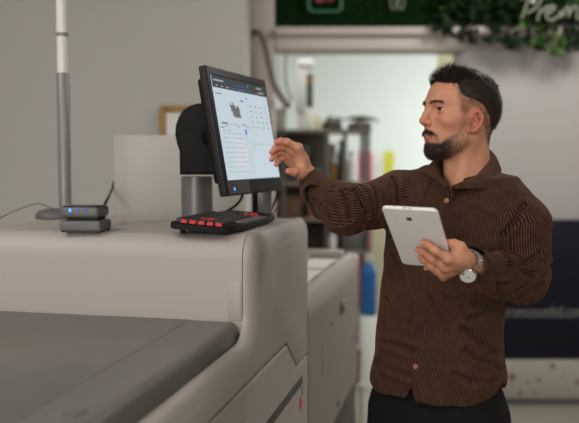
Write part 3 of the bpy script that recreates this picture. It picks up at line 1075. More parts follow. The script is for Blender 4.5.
for k in range(16):
    a = Vector((W(340, 130, YR).x + random.uniform(-.02, .1), YR + .1 + random.uniform(0, .1), ztop_ + .075))
    dt.tube(smooth_curve([a, a + Vector((random.uniform(.05, .12), 0, random.uniform(.0, .03))), a + Vector((random.uniform(.14, .24), 0, random.uniform(-.03, .03)))], 3), .0035, 5)
tag(dt.build('dry_twigs', M['stem'], None, 180), 'bundle of thin dry twigs lying on the rack top over the cloth', 'twigs')
# first shelf down
on_shelf('dark_crate', 'dark crate on the upper rack shelf by the screen edge', 'crate', M['dark_cloth'], 262, 280, .22, z1_)
on_shelf('grey_crate', 'grey crate on the upper rack shelf above the reaching hand', 'crate', M['rack'], 286, 299, .30, z1_, YR + .1)
on_shelf('dark_carton', 'tall dark carton on the upper rack shelf behind the wrist', 'box', M['green_dark'], 301, 309, .26, z1_, YR + .1)
on_shelf('white_carton', 'small white carton on the upper rack shelf near the rack post', 'box', M['board'], 329.5, 336, .28, z1_, YR + .22, .12)
c = Vector((W(314, 174, YR + .02).x, YR + .07, z1_))
wj = thing('white_jar', 'round white jar on the rack shelf above the raised sleeve', 'jar', c)
MB().lathe([(.035, 0), (.046, .008), (.048, .045), (.04, .06)], c, n=24).build('body', M['white_plastic'], wj, 50)
MB().lathe([(.044, .061), (.044, .082), (.036, .088), (0, .088)], c, n=24).build('lid', M['lens'], wj, 50)
jar('dark_bottle', 'tall dark green bottle on the rack shelf above the elbow', M['green_dark'], 341, .032, .30, z1_, M['black'])
jar('amber_bottle', 'amber bottle on the rack shelf left of the dark green bottle', M['amber'], 333.5, .027, .17, z1_, M['white_plastic'], YR + .1)
jar('clear_bottle', 'pale bottle on the rack shelf left of the pink boards', M['white_plastic'], 351, .03, .22, z1_, M['rack'])
# lower shelves
on_shelf('brown_carton', 'dark brown carton on the middle rack shelf, right of the screen', 'box', M['brown_box'], 272, 301, .155, z2_, lid=M['brown_box'])
on_shelf('kraft_carton', 'brown carton on the lowest visible rack shelf, under the dark one', 'box', M['brown_box'], 268, 303, .13, z3_, lid=M['shelf'])
on_shelf('tan_crate', 'tan crate on the middle rack shelf under the sleeve', 'crate', M['amber'], 309, 322, .11, z2_)
on_shelf('black_crate', 'black crate on the lowest visible rack shelf behind the elbow', 'crate', M['dark_cloth'], 309, 343, .16, z3_, YR + .13)
on_shelf('grey_tin', 'grey tin box on the lowest visible rack shelf at its right end', 'tin', M['column'], 347, 366, .13, z3_)
jar('white_bottle', 'white bottle on the lowest visible rack shelf in front of the black crate', M['white_plastic'], 333, .03, .14, z3_, M['blue'], YR + .035, neck=.5)
# pink and yellow boards leaning further back
YP = 6.6
def board(name, label, m, px0, px1, py0, py1, Y):
    a, c = W(px0, py0, Y), W(px1, py1, Y)
    return tag(MB().box((a.x, Y, 0), (c.x, Y + .03, a.z), .004).build(name, m), label, 'board')
board('pink_board', 'pink board standing beyond the rack, narrower one on the left', M['pink'], 358, 368, 151, 0, YP)
board('pink_board', 'pink board standing beyond the rack, beside the white one', M['pink'], 369.5, 374, 152, 0, YP + .05)
board('white_board', 'white board standing beyond the rack between pink and yellow', M['white_plastic'], 374.6, 383, 155, 0, YP)
board('yellow_board', 'bright yellow board standing beyond the rack above the shoulder', M['yellow'], 383.6, 395.5, 151, 0, YP)
board('cream_board', 'cream coloured board standing behind the water bottle', M['cream'], 372, 400, 215, 0, YP - .5)
# arching hose by the pillar
hs = MB()
hs.tube(smooth_curve([W(250, 37, 4.892), W(254, 32, 4.86), W(260, 34, 4.84), W(265, 46, 4.83), W(269, 64, 4.83), W(274, 84, 4.84), W(282, 99, 4.88), W(289, 104, 5.15), W(287, 106, 5.55), W(284, 104, 5.86)], 6), .017, 10)
tag(hs.build('tan_hose', M['tan'], None, 180), 'thick tan hose curving down beside the doorway pillar', 'hose')
for k, (lab, pts) in enumerate((('thin pale cable curving inside the doorway, right of the thick hose', ((279, 56), (278, 72), (281, 90), (290, 101))), ('thin grey cable hanging inside the doorway beside the white machine', ((286, 54), (285, 70), (287, 88), (293, 100))))):
    tag(MB().tube(smooth_curve([W(x, y, 5.6) for x, y in pts], 6), .007, 8).build('hanging_cable', M['board'] if k == 0 else M['tan'], None, 180), lab, 'cable')
# water cooler bottle and paper bag
YW = 5.25
c = W(370, 318, YW)
ws_ = thing('water_cooler', 'blue water bottle on a white stand in the doorway', 'water cooler', (c.x, YW + .1, 0))
r = .052
MB().lathe([(r * 1.15, 0), (r * 1.15, c.z - .01), (r * 1.0, c.z)], (c.x, YW + .1, 0), n=28).build('stand', M['white_wall'], ws_, 40)
H = W(370, 264, YW).z - c.z
MB().lathe([(r * .9, .001), (r, .012), (r, H * .3), (r * .93, H * .34), (r, H * .38), (r, H * .62), (r * .93, H * .66), (r, H * .7), (r * .95, H * .86), (r * .5, H)], (c.x, YW + .1, c.z), n=28).build('water_bottle', M['blue'], ws_, 40)
MB().lathe([(r * .52, 0), (r * .52, .05), (0, .05)], (c.x, YW + .1, c.z + H + .0005), n=20).build('cap', M['board'], ws_, 40)
YK = 4.62
a, c = W(353.5, 350, YK), W(360.5, 384, YK)
kg = thing('paper_bag', 'brown paper bag on a white stool beyond the grey machine', 'bag', ((a.x + c.x) / 2, YK + .06, c.z))
MB().prism([(a.x, c.z + .001), (c.x - .004, c.z + .001), (c.x + .004, a.z), (a.x + .006, a.z)], 1, YK, YK + .11).build('bag_body', M['kraft'], kg)
MB().tube(smooth_curve([Vector((a.x + .012, YK + .03, a.z)), Vector((a.x + .02, YK + .03, a.z + .03)), Vector((c.x - .008, YK + .03, a.z))], 5), .002, 6).build('handle', M['paper'], kg)
sx = (a.x + c.x) / 2
sl = thing('white_stool', 'small white stool holding the brown paper bag', 'stool', (sx, YK + .06, 0))
MB().box((sx - .06, YK - .02, c.z - .03), (sx + .035, YK + .15, c.z), .006).build('seat', M['floral_white'], sl)
for dx in (-.05, .02):
    for dy in (-.01, .125):
        MB().box((sx + dx, YK + dy, 0), (sx + dx + .015, YK + dy + .015, c.z - .0305)).build('leg', M['floral_white'], sl)

# ------------------------------------------------------------------ light
def area(name, loc, aim, size, power, col=(1, 1, 1)):
    l = bpy.data.lights.new(name, 'AREA')
    l.shape = 'RECTANGLE'
    l.size, l.size_y = size
    l.energy = power
    l.color = col
    o = bpy.data.objects.new(name, l)
    COL.objects.link(o)
    o.location = loc
    d = Vector(aim) - Vector(loc)
    o.rotation_euler = d.to_track_quat('-Z', 'Y').to_euler()
    return o


area('ceiling_lamp', (-1.5, 1.2, 3.05), (-.9, 1.7, 0), (1.3, 1.3), 34, (1, .96, .92))
area('ceiling_lamp', (1.1, -.2, 3.05), (.5, 1.5, 0), (1.2, 1.2), 36, (1, .96, .92))
area('ceiling_lamp', (1.6, 3.6, 3.05), (1.6, 4.0, 0), (.9, .9), 40, (1, .97, .94))
area('back_room_lamp', (.5, 6.3, 3.05), (.5, 6.5, 0), (2.6, 2.2), 66, (.95, 1, .98))
area('back_room_window', (2.9, 7.6, 1.7), (0, 8.4, 1.5), (2.2, 2.0), 60, (.95, 1, 1))
# added lamp before the solid wall behind the camera, standing in for window light
area('added_front_light', (-1.1, -2.12, 1.75), (-.1, 2, 1.35), (2.2, 1.5), 102, (1, .98, .95))
wn = MB()
for x in (-2.24, -1.12, .0): wn.box((x - .02, -2.19, .96), (x + .02, -2.14, 2.54))
for z in (.96, 2.5): wn.box((-2.26, -2.19, z), (.02, -2.14, z + .04))
S('added_window_1', wn, M['trim'])  # unseen frame, made up to go round the added lamp
w = bpy.data.worlds.new('World')
SC.world = w
w.use_nodes = True
w.node_tree.nodes['Background'].inputs[0].default_value = (.9, .92, 1, 1)
w.node_tree.nodes['Background'].inputs[1].default_value = .1

# ------------------------------------------------------------------ camera
cd = bpy.data.cameras.new('Camera')
cd.lens, cd.sensor_width, cd.sensor_fit = 50, 36, 'HORIZONTAL'
cd.clip_start, cd.clip_end = .05, 60
cd.dof.use_dof = True
cd.dof.focus_distance = 1.99
cd.dof.aperture_fstop = 2.0
cam = bpy.data.objects.new('Camera', cd)
COL.objects.link(cam)
cam.location = (0, 0, CAM_Z)
cam.rotation_euler = (math.pi / 2 - PITCH, 0, 0)
SC.camera = cam
SC.view_settings.view_transform = 'Standard'
SC.view_settings.look = 'None'
SC.view_settings.gamma = 1
SC.view_settings.exposure = 0
SC.view_settings.use_curve_mapping = False
SC.cycles.use_denoising = True
SC.cycles.max_bounces = 8
# ------------------------------------------------------------------ the man
A_ = lambda *p: np.array(p, np.float64)
def Wn(px, py, Y): return np.array(W(px, py, Y))


def add_attr(me, name, data):
    a = me.attributes.new(name, 'FLOAT_COLOR', 'POINT')
    a.data.foreach_set('color', np.concatenate([data, np.ones((len(data), 1))], 1).astype(np.float32).ravel())


# skin: base colour varies with a stored complexion (beard shadow, lips, brows, nails)
N = Nodes('skin')
at = N.n('ShaderNodeAttribute', attribute_name='complexion')
tc = N.n('ShaderNodeTexCoord')
nz = N.n('ShaderNodeTexNoise'); nz.inputs['Scale'].default_value = 90; nz.inputs['Detail'].default_value = 5
N.l(tc.outputs['Object'], nz.inputs['Vector'])
hs_ = N.n('ShaderNodeMix', data_type='RGBA', blend_type='MULTIPLY')
rp_ = N.n('ShaderNodeValToRGB')
rp_.color_ramp.elements[0].position, rp_.color_ramp.elements[1].position = .3, .7
rp_.color_ramp.elements[0].color = (.86, .80, .78, 1); rp_.color_ramp.elements[1].color = (1, 1, 1, 1)
N.l(nz.outputs['Fac'], rp_.inputs[0])
hs_.inputs[0].default_value = .6
N.l(at.outputs['Color'], hs_.inputs[6]); N.l(rp_.outputs['Color'], hs_.inputs[7])
N.l(hs_.outputs[2], N.b.inputs['Base Color'])
N.b.inputs['Roughness'].default_value = .48
N.b.inputs['Specular IOR Level'].default_value = .4
N.b.inputs['Subsurface Weight'].default_value = .12
N.b.inputs['Subsurface Radius'].default_value = (.01, .004, .002)
N.b.inputs['Subsurface Scale'].default_value = .4
bp = N.n('ShaderNodeBump'); bp.inputs['Strength'].default_value = .12; bp.inputs['Distance'].default_value = .001
nz2 = N.n('ShaderNodeTexNoise'); nz2.inputs['Scale'].default_value = 700
N.l(tc.outputs['Object'], nz2.inputs['Vector']); N.l(nz2.outputs['Fac'], bp.inputs['Height']); N.l(bp.outputs['Normal'], N.b.inputs['Normal'])
M['skin'] = N.m
SKIN = np.array(lin(207, 148, 117)[:3])
SKIN_RED = np.array(lin(204, 126, 104)[:3])
LIP = np.array(lin(164, 88, 86)[:3])
BEARD = np.array(lin(40, 27, 21)[:3])
NAIL = np.array(lin(214, 160, 140)[:3])

# corduroy: wales follow the garment through a stored across-the-wales coordinate (UV)
def corduroy(name, c_hi, c_lo, pitch=.0050):
    N = Nodes(name)
    uv = N.n('ShaderNodeUVMap', uv_map='wale')
    sx_ = N.n('ShaderNodeSeparateXYZ')
    N.l(uv.outputs['UV'], sx_.inputs[0])
    m1 = N.n('ShaderNodeMath', operation='MULTIPLY'); m1.inputs[1].default_value = 2 * math.pi / pitch
    N.l(sx_.outputs['X'], m1.inputs[0])
    sn = N.n('ShaderNodeMath', operation='SINE'); N.l(m1.outputs[0], sn.inputs[0])
    tc = N.n('ShaderNodeTexCoord')
    nz = N.n('ShaderNodeTexNoise'); nz.inputs['Scale'].default_value = 55; nz.inputs['Detail'].default_value = 6
    N.l(tc.outputs['Object'], nz.inputs['Vector'])
    ad = N.n('ShaderNodeMath', operation='MULTIPLY_ADD'); ad.inputs[1].default_value = .5; ad.inputs[2].default_value = .5
    N.l(sn.outputs[0], ad.inputs[0])
    a2 = N.n('ShaderNodeMath', operation='MULTIPLY_ADD'); a2.inputs[1].default_value = .9; a2.inputs[2].default_value = -.45
    N.l(nz.outputs['Fac'], a2.inputs[0])
    a3 = N.n('ShaderNodeMath', operation='ADD'); N.l(ad.outputs[0], a3.inputs[0]); N.l(a2.outputs[0], a3.inputs[1])
    cr = N.n('ShaderNodeValToRGB')
    cr.color_ramp.elements[0].position, cr.color_ramp.elements[1].position = .12, .95
    cr.color_ramp.elements[0].color, cr.color_ramp.elements[1].color = c_lo, c_hi
    N.l(a3.outputs[0], cr.inputs[0]); N.l(cr.outputs['Color'], N.b.inputs['Base Color'])
    bp = N.n('ShaderNodeBump'); bp.inputs['Strength'].default_value = .55; bp.inputs['Distance'].default_value = .0016
    N.l(a3.outputs[0], bp.inputs['Height']); N.l(bp.outputs['Normal'], N.b.inputs['Normal'])
    N.b.inputs['Roughness'].default_value = .85
    N.b.inputs['Specular IOR Level'].default_value = .15
    N.b.inputs['Sheen Weight'].default_value = .25
    N.b.inputs['Sheen Roughness'].default_value = .5
    N.b.inputs['Sheen Tint'].default_value = lin(170, 120, 90)
    return N.m


M['cord'] = corduroy('brown_corduroy', lin(90, 61, 47), lin(29, 19, 14))
M['jeans'] = mat('black_denim', lin(22, 22, 24), .9, spec=.2, noise=.35, nscale=120, bump=.4, bscale=900)
M['hair'] = mat('dark_hair', lin(42, 30, 23), .55, spec=.3, noise=.35, nscale=60)
M['beard'] = mat('beard_hair', lin(44, 30, 23), .55, noise=.3, nscale=60)
M['eye'] = mat('eye_white', lin(178, 168, 160), .12)
M['iris'] = mat('iris_brown', lin(46, 28, 18), .1)
M['button'] = mat('copper_button', lin(186, 128, 104), .35, metal=.5)
M['shoe'] = mat('black_leather', lin(22, 20, 19), .35)
M['dial'] = mat('watch_dial', lin(224, 220, 212), .25)

YM = 2.06
YAW_T = math.radians(35)
TF = A_(-math.sin(YAW_T), -math.cos(YAW_T), 0)          # chest direction
TL = A_(math.cos(YAW_T), -math.sin(YAW_T), 0)           # his left
man = thing('person', 'man in a brown corduroy shirt and black jeans touching the screen, tablet in hand', 'person', (.385, YM, 0))

# ---- skeleton ------------------------------------------------------------
SHR, SHL = Wn(401, 196, 2.15), Wn(524, 225, 1.965)
ELR, WRR = Wn(344, 210, 1.985), Wn(308, 178, 2.135)
ELL = Wn(526, 281, 1.985)

# tablet plane
T_tl, T_bl = W(381, 208, 1.70), W(402.5, 264.5, 1.858)
T_tr = min((W(436.5, 211, 1.60 + .001 * k) for k in range(120)), key=lambda p: abs((p - T_tl).dot(T_bl - T_tl)))
tx_ = (T_tr - T_tl); ty_ = (T_bl - T_tl)
tw, th_ = tx_.length, ty_.length
tx_.normalize(); ty_ = (ty_ - tx_ * ty_.dot(tx_)).normalized()
tn_ = tx_.cross(ty_).normalized()
if tn_.y > 0: tn_ = -tn_                                  # back of the tablet, towards the viewer


def T(px, py, off=0.):
    d = ray(px, py)
    o = Vector((0, 0, CAM_Z))
    t = (T_tl - o).dot(tn_) / d.dot(tn_)
    return np.array(o + d * t + tn_ * off)


WRL = T(464, 262.5, -.004)
# ---- hands ---------------------------------------------------------------
RH = dict(
    wrist=WRR,
    mcp=[Wn(298.5, 148, 2.085), Wn(293.5, 151.5, 2.103), Wn(290.5, 156.5, 2.12), Wn(290, 162, 2.136)],
    pip=[Wn(287, 142, 2.075), Wn(282.5, 146.2, 2.09), Wn(280.5, 151.3, 2.105), Wn(282, 157.5, 2.12)],
    dip=[Wn(280.5, 141.0, 2.072), Wn(275.3, 148.5, 2.083), Wn(274.3, 155, 2.097), Wn(277.7, 161.5, 2.11)],
    tip=[Wn(276.3, 142.2, 2.07), Wn(271.8, 152.3, 2.08), Wn(271.8, 159.5, 2.092), Wn(276.3, 164.8, 2.105)],
    thumb=[Wn(306, 174, 2.112), Wn(300.5, 173.5, 2.088), Wn(294, 172, 2.066), Wn(288.5, 171.3, 2.058)], rs=1.0)
LH = dict(
    wrist=WRL,
    mcp=[T(450, 250, .022), T(447.5, 257, .026), T(445, 264, .024), T(445, 270, .016)],
    pip=[T(437.5, 243, .021), T(434.5, 250.8, .022), T(434, 259.6, .020), T(437, 266.2, .013)],
    dip=[T(429, 240.2, .013), T(424.5, 247.2, .013), T(425.5, 255.8, .013), T(433, 264.6, .010)],
    tip=[T(424, 238.6, .009), T(418.8, 245.6, .009), T(421, 253.4, .009), T(430, 263.6, .009)],
    thumb=[T(461.5, 257, .0), T(459, 252, -.010), T(452.5, 251.5, -.0195), T(444, 250, -.0195)], rs=.98)


def hand_field(H, fore, h=.0015):
    allp = np.array([H['wrist']] + H['mcp'] + H['pip'] + H['dip'] + H['tip'] + H['thumb'] + [fore])
    fl = Field(allp.min(0) - .03, allp.max(0) + .03, h)
    s = H['rs']
    pal = Field(allp.min(0) - .03, allp.max(0) + .03, h)
    w = H['wrist']
    side = H['mcp'][0] - H['mcp'][3]; side /= np.linalg.norm(side)
    ws = [w + side * x for x in (.014, .005, -.004, -.013)]
    pal.cone(fore + side * .010, ws[0] , .021 * s, .0165 * s)
    pal.cone(fore - side * .010, ws[3], .021 * s, .0165 * s, .012)
    for i in range(4):
        pal.cone(ws[i], H['mcp'][i], .0155 * s, (.0118, .0118, .0112, .0102)[i] * s, .012)
    for i in range(3):
        pal.cone(H['mcp'][i], H['mcp'][i + 1], .0095 * s, .009 * s, .008)
        pal.cone(ws[i] * .4 + H['mcp'][i] * .6, ws[i + 1] * .4 + H['mcp'][i + 1] * .6, .0115 * s, .0115 * s, .01)
    t = H['thumb']
    pal.cone(w * .75 + ws[0] * .25, t[0], .0165 * s, .0165 * s, .014)
    pal.cone(t[0], t[1], .0165 * s, .0125 * s, .014)
    pal.cone(t[1], H['mcp'][0] * .6 + w * .4, .010 * s, .012 * s, .014)
    P = pal.F
    out = P.copy()
    for ch, rr in [([H['mcp'][i], H['pip'][i], H['dip'][i], H['tip'][i]], [(.0100, .0090, .0080, .0068), (.0102, .0092, .0082, .007), (.0096, .0088, .0078, .0067), (.0086, .0078, .007, .006)][i]) for i in range(4)] + [([t[1], t[2], t[3]], (.0122, .0106, .0086))]:
        f = Field(allp.min(0) - .03, allp.max(0) + .03, h)
        f.chain(ch, [r * s for r in rr], k=.003)
        for j in range(1, len(ch) - 1):                     # knuckles
            f.ell(ch[j], [rr[j] * 1.06 * s] * 3, .004)
        out = np.minimum(out, smin(P, f.F, .007))
    fl.F = out
    V, Q = fl.mesh()
    V = relax(V, Q, 2, .5)
    col = np.tile(SKIN, (len(V), 1))
    tips = np.array(H['tip'] + [t[3]]); kn = np.array(H['pip'] + H['mcp'])
    d = np.linalg.norm(V[:, None] - tips[None], axis=2).min(1)
    k = (1 - step(d, .006, .03))[:, None]
    col = col * (1 - .7 * k) + SKIN_RED * .7 * k
    d = np.linalg.norm(V[:, None] - kn[None], axis=2).min(1)
    k = (1 - step(d, .005, .016))[:, None]
    col = col * (1 - .35 * k) + SKIN_RED * .35 * k
    return V, Q, col


foreR = WRR + (ELR - WRR) / np.linalg.norm(ELR - WRR) * .06
foreL = WRL + (ELL - WRL) / np.linalg.norm(ELL - WRL) * .06
parts = [hand_field(RH, foreR), hand_field(LH, foreL)]

# ---- head (F forward, L his left, U up; origin between the eyes' level and the skull's middle) --
YH_ = math.radians(20)
HO = Wn(461, 110, 2.055)
HF = A_(-math.cos(YH_), -math.sin(YH_), 0); HL = A_(math.sin(YH_), -math.cos(YH_), 0); HU = A_(0, 0, 1.)
HR = np.stack([HF, HL, HU], 1)                       # local -> world
def hw(p): return np.asarray(p) @ HR.T + HO
h = .0019
hf = Field((-.125, -.105, -.255), (.128, .105, .115), h)
hf.ell((-.006, 0, .018), (.095, .0755, .080))
hf.ell((.020, 0, .028), (.062, .061, .050), .02)
hf.ell((-.040, 0, -.010), (.050, .058, .050), .03)
hf.ell((.034, 0, -.038), (.057, .060, .066), .03)
for s in (1, -1):
    hf.cone((.083, s * .012, .015), (.070, s * .042, .016), .0105, .010, .014)          # brow ridge
    hf.ell((.056, s * .046, -.028), (.026, .019, .017), .022)                            # cheek bone
    hf.cone((.012, s * .054, -.035), (.016, s * .051, -.074), .016, .0165, .02)         # jaw
    hf.cone((.016, s * .051, -.074), (.068, s * .014, -.104), .0165, .016, .02)
hf.ell((.035, 0, -.072), (.054, .047, .040), .025)
hf.ell((.076, 0, -.102), (.019, .022, .018), .016)
hf.ell((.072, 0, -.062), (.0255, .030, .026), .018)
for s in (1, -1):
    hf.ell((.090, s * .031, -.004), (.017, .018, .0125), .012, 'sub')                    # eye sockets
# nose
hf.chain([(.088, 0, .006), (.0985, 0, -.012), (.1085, 0, -.027)], [.0085, .0085, .0092], .008, .010)
hf.ell((.1075, 0, -.0305), (.0095, .0095, .0085), .006)
for s in (1, -1):
    hf.ell((.0965, s * .0115, -.034), (.0105, .0068, .0078), .005)
    hf.ell((.1005, s * .0065, -.0412), (.005, .0032, .003), .002, 'sub')
hf.cone((.104, 0, -.038), (.094, 0, -.044), .004, .004, .006)
# lips
for s in (1, -1):
    hf.cone((.0965, 0, -.0625), (.083, s * .024, -.0672), .0046, .003, .005)
    hf.cone((.0945, 0, -.0730), (.083, s * .022, -.0685), .0056, .003, .005)
    hf.cone((.104, 0, -.0678), (.085, s * .026, -.0678), .0016, .0012, .003, 'sub')
hf.cone((.100, 0, -.0865), (.096, 0, -.0865), .006, .003, .012, 'sub')
# eyelids around the eyeballs
EY = [(.0715, s * .0315, -.001) for s in (1, -1)]
for e in EY:
    hf.ell(e, (.0146, .0152, .0140), .004)
    s = 1 if e[1] > 0 else -1
    hf.ell((e[0] + .0130, e[1] + s * .002, e[2] - .0008), (.012, .0132, .0035), .0015, 'sub')
# ears
th = math.radians(14)
for s in (1, -1):
    yaw = math.radians(22) * s
    # ear plane: e1 backwards, e2 up (tilted back), e3 outwards
    e2 = np.array([-math.sin(th), 0, math.cos(th)]); e1 = np.array([-math.cos(th) * math.cos(yaw), s * math.sin(abs(yaw)) * 1., -math.sin(th)]); e1 /= np.linalg.norm(e1)
    e3 = np.cross(e1, e2) * s; e3 = e3 if e3[1] * s > 0 else -e3
    c = np.array([.010, s * .0765, -.0335])
    R = np.stack([e1, e2, e3], 1)
    hf.ell(c + e1 * .003, (.0165, .029, .0055), .005, 'add', R)
    ring = [c + e1 * a + e2 * b + e3 * .004 for a, b in ((-.011, .008), (-.006, .023), (.006, .0275), (.016, .018), (.0175, .003), (.012, -.012), (.004, -.023), (-.004, -.026))]
    hf.chain(ring, [.0028, .0036, .0038, .0038, .0035, .0034, .0042, .0048], .002, .004)
    hf.ell(c + e1 * .001 + e2 * -.002 + e3 * .0065, (.0085, .0115, .0062), .003, 'sub', R)
    hf.ell(c + e1 * -.0085 + e2 * -.004 + e3 * .003, (.0035, .006, .004), .003, 'add', R)
    hf.cone(c + e1 * -.003 + e2 * .010 + e3 * .003, c + e1 * .010 + e2 * .0 + e3 * .0045, .0025, .0028, .003)
# neck
hf.cone((-.019, 0, -.045), (-.024, 0, -.24), .051, .064, .03)
for s in (1, -1):
    hf.cone((-.008, s * .050, -.055), (.028, s * .016, -.215), .013, .012, .02)
hf.ell((.030, 0, -.150), (.012, .011, .016), .02)
V, Q = hf.mesh()
keep = V[:, 2] > -.2535
Q = Q[keep[Q].all(1)]
V = relax(V, Q, 1, .45)
hV, hQ, hN = V.copy(), Q.copy(), normals(V, Q)
a_, l_, z_ = V[:, 0], np.abs(V[:, 1]), V[:, 2]
nzv = vnoise(V, 220, 3)
nzb = vnoise(V, 60, 5)


def soft_poly(x, z, poly, soft=.005):
    """signed inside mask of a polygon in the side view (a, z)"""
    ins = np.zeros(len(x), bool); dist = np.full(len(x), 9.)
    n = len(poly)
    for i in range(n):
        (x0, z0), (x1, z1) = poly[i], poly[(i + 1) % n]
        c = ((z0 > z) != (z1 > z)) & (x < (x1 - x0) * (z - z0) / ((z1 - z0) or 1e-9) + x0)
        ins ^= c
        ex, ez = x1 - x0, z1 - z0
        t = np.clip(((x - x0) * ex + (z - z0) * ez) / (ex * ex + ez * ez), 0, 1)
        dist = np.minimum(dist, np.hypot(x - x0 - t * ex, z - z0 - t * ez))
    sd = np.where(ins, -dist, dist)
    return 1 - step(sd, -soft, soft)


# beard: chin, jaw line, moustache, side whiskers (side view polygon, then details in front)
bpoly = [(.040, .016), (.026, .010), (.022, -.05), (.016, -.085), (.026, -.108), (.05, -.128), (.12, -.14), (.12, -.083), (.078, -.085), (.071, -.075), (.064, -.071), (.052, -.062), (.047, -.058), (.042, -.045), (.039, -.022)]
bm = soft_poly(a_, z_, bpoly, .006)
lipz = (np.abs(z_ + .068) < .0105) & (l_ < .026) & (a_ > .075)
bm = np.where(lipz, bm * .05, bm)
must = (1 - .85 * step(l_, .016, .034)) * np.exp(-((z_ + .0540 + .26 * l_) / .0060) ** 2 * 1.2) * (l_ < .036) * (a_ > .068) * (z_ < -.0435)
must0 = must.copy()
must = np.maximum(must, .4 * np.exp(-((z_ + .0705) / .010) ** 2) * np.exp(-((l_ - .030) / .005) ** 2) * (a_ > .06))
bm = np.maximum(bm, must)
soul = np.exp(-((z_ + .086) / .007) ** 2) * np.exp(-(l_ / .007) ** 2) * (a_ > .08) * .8
bm = np.maximum(bm, soul)
dens = np.clip(bm * (.50 + .72 * step(a_, .035, .085) * step(-z_, .04, .09)), 0, 1)
# scalp hair
top = soft_poly(a_, z_, [(.074, .073), (.066, .062), (.058, .0685), (.049, .070), (.044, .062), (.0445, .048), (.042, .036), (.034, .030), (.022, .024), (.004, .018), (-.014, .010), (-.04, -.02), (-.05, -.045), (-.15, -.045), (-.15, .2), (.12, .2)], .004)
fade = soft_poly(a_, z_, [(.050, .055), (.046, .02), (.040, -.01), (.024, -.012), (.016, .006), (-.004, .002), (-.022, -.03), (-.050, -.085), (-.12, -.085), (-.12, .06)], .007)
hairm = top
# brows
bx_ = np.clip((l_ - .008) / .036, 0, 1)
bz_ = .0135 + .0060 * np.sin(bx_ * 2.3) - .003 * bx_
brow = np.exp(-((z_ - bz_) / .0029) ** 2) * step(l_, .005, .011) * (1 - step(l_, .042, .050)) * (a_ > .04)
col = np.tile(SKIN, (len(V), 1))
warm = np.exp(-(((a_ - .105) / .018) ** 2 + ((z_ + .03) / .014) ** 2))
cheek = np.exp(-(((l_ - .046) / .018) ** 2 + ((z_ + .03) / .018) ** 2 + ((a_ - .06) / .03) ** 2))
earm = step(l_, .075, .082) * (a_ < .03) * (z_ < .002)
for k, c, w_ in ((warm, SKIN_RED, .55), (cheek, SKIN_RED, .4), (earm, np.array(lin(196, 116, 96)[:3]), .8)):
    col = col * (1 - (k * w_)[:, None]) + c * (k * w_)[:, None]
lip = (np.exp(-((z_ + .0625 + .12 * l_) / .0042) ** 2) + np.exp(-((z_ + .0735 - .16 * l_) / .0052) ** 2)).clip(0, 1) * (l_ < .021) * (a_ > .080)
col = col * (1 - (lip * .7)[:, None]) + LIP * (lip * .7)[:, None]
sk = np.clip(.40 * dens * (1 + .35 * nzv) + .20 * dens + .30 * bm * step(a_, .045, .085), 0, .9)
sk = np.maximum(sk, np.clip(hairm * .85, 0, .85))
sk = np.maximum(sk, np.clip(fade * (.42 + .16 * nzv) * (.7 + .3 * step(z_, -.05, .03)), 0, .7))
sk = np.maximum(sk, brow * .66)
lash = sum(np.exp(-((np.sqrt((a_ - e[0]) ** 2 + (V[:, 1] - e[1]) ** 2 + (z_ - e[2]) ** 2) - .0142) / .0025) ** 2) * np.exp(-((z_ - e[2] - .0040) / .0018) ** 2) * (np.abs(V[:, 1] - e[1]) < .013) for e in EY)
sk = np.maximum(sk, np.clip(lash * 1.3, 0, .92))
col = col * (1 - sk[:, None]) + BEARD * sk[:, None]
parts.append((hw(V), Q, col))

# hidden torso, legs, feet as one coarser surface continuing the figure inside its clothes
NB = hw((-.026, 0, -.235))
HIPC = Wn(437, 396, YM)
HPR, HPL = HIPC - TL * .095 + A_(0, 0, -.02), HIPC + TL * .095 + A_(0, 0, -.02)
FTR, FTL = A_(*(HPR[:2] - TL[:2] * .03), .085), A_(*(HPL[:2] + TL[:2] * .05 + TF[:2] * .05), .085)
KNR, KNL = (HPR + FTR) / 2 + TF * .02, (HPL + FTL) / 2 + TF * .03
CH = (SHR + SHL) / 2 + A_(0, 0, -.10)
bf = Field((-.12, 1.55, 0), (.80, 2.5, 1.62), .008)
bf.cone(NB + A_(0, 0, .02), CH + A_(0, 0, .08), .058, .085)
for s in (-1, 1):
    bf.cone(CH + TL * s * .07, HIPC + A_(0, 0, .12) + TL * s * .05, .085, .075, .05)
    bf.cone(CH + TL * s * .06 + A_(0, 0, .09), (SHR if s < 0 else SHL), .045, .042, .05)
    bf.cone(HIPC + A_(0, 0, .12) + TL * s * .05, HIPC + TL * s * .06, .075, .080, .05)
bf.chain([SHR, ELR, WRR], [.042, .036, .027], .02, .04)
bf.chain([SHL, ELL, WRL + (ELL - WRL) * .1], [.042, .036, .026], .02, .04)
for hp, kn, ft in ((HPR, KNR, FTR), (HPL, KNL, FTL)):
    bf.chain([hp, kn, ft], [.070, .050, .036], .02, .04)
    bf.cone(ft - A_(0, 0, .045), ft + TF * .15 - A_(0, 0, .055), .034, .026, .02)
V, Q = bf.mesh()
parts.append((V, Q, np.tile(SKIN, (len(V), 1))))
off = 0
Vs, Qs, Cs = [], [], []
for V, Q, c in parts:
    Vs.append(V); Qs.append(Q + off); Cs.append(c); off += len(V)
me = np_mesh('body', np.concatenate(Vs), np.concatenate(Qs), M['skin'])
add_attr(me, 'complexion', np.concatenate(Cs))
body = link('body', me, man, 180)

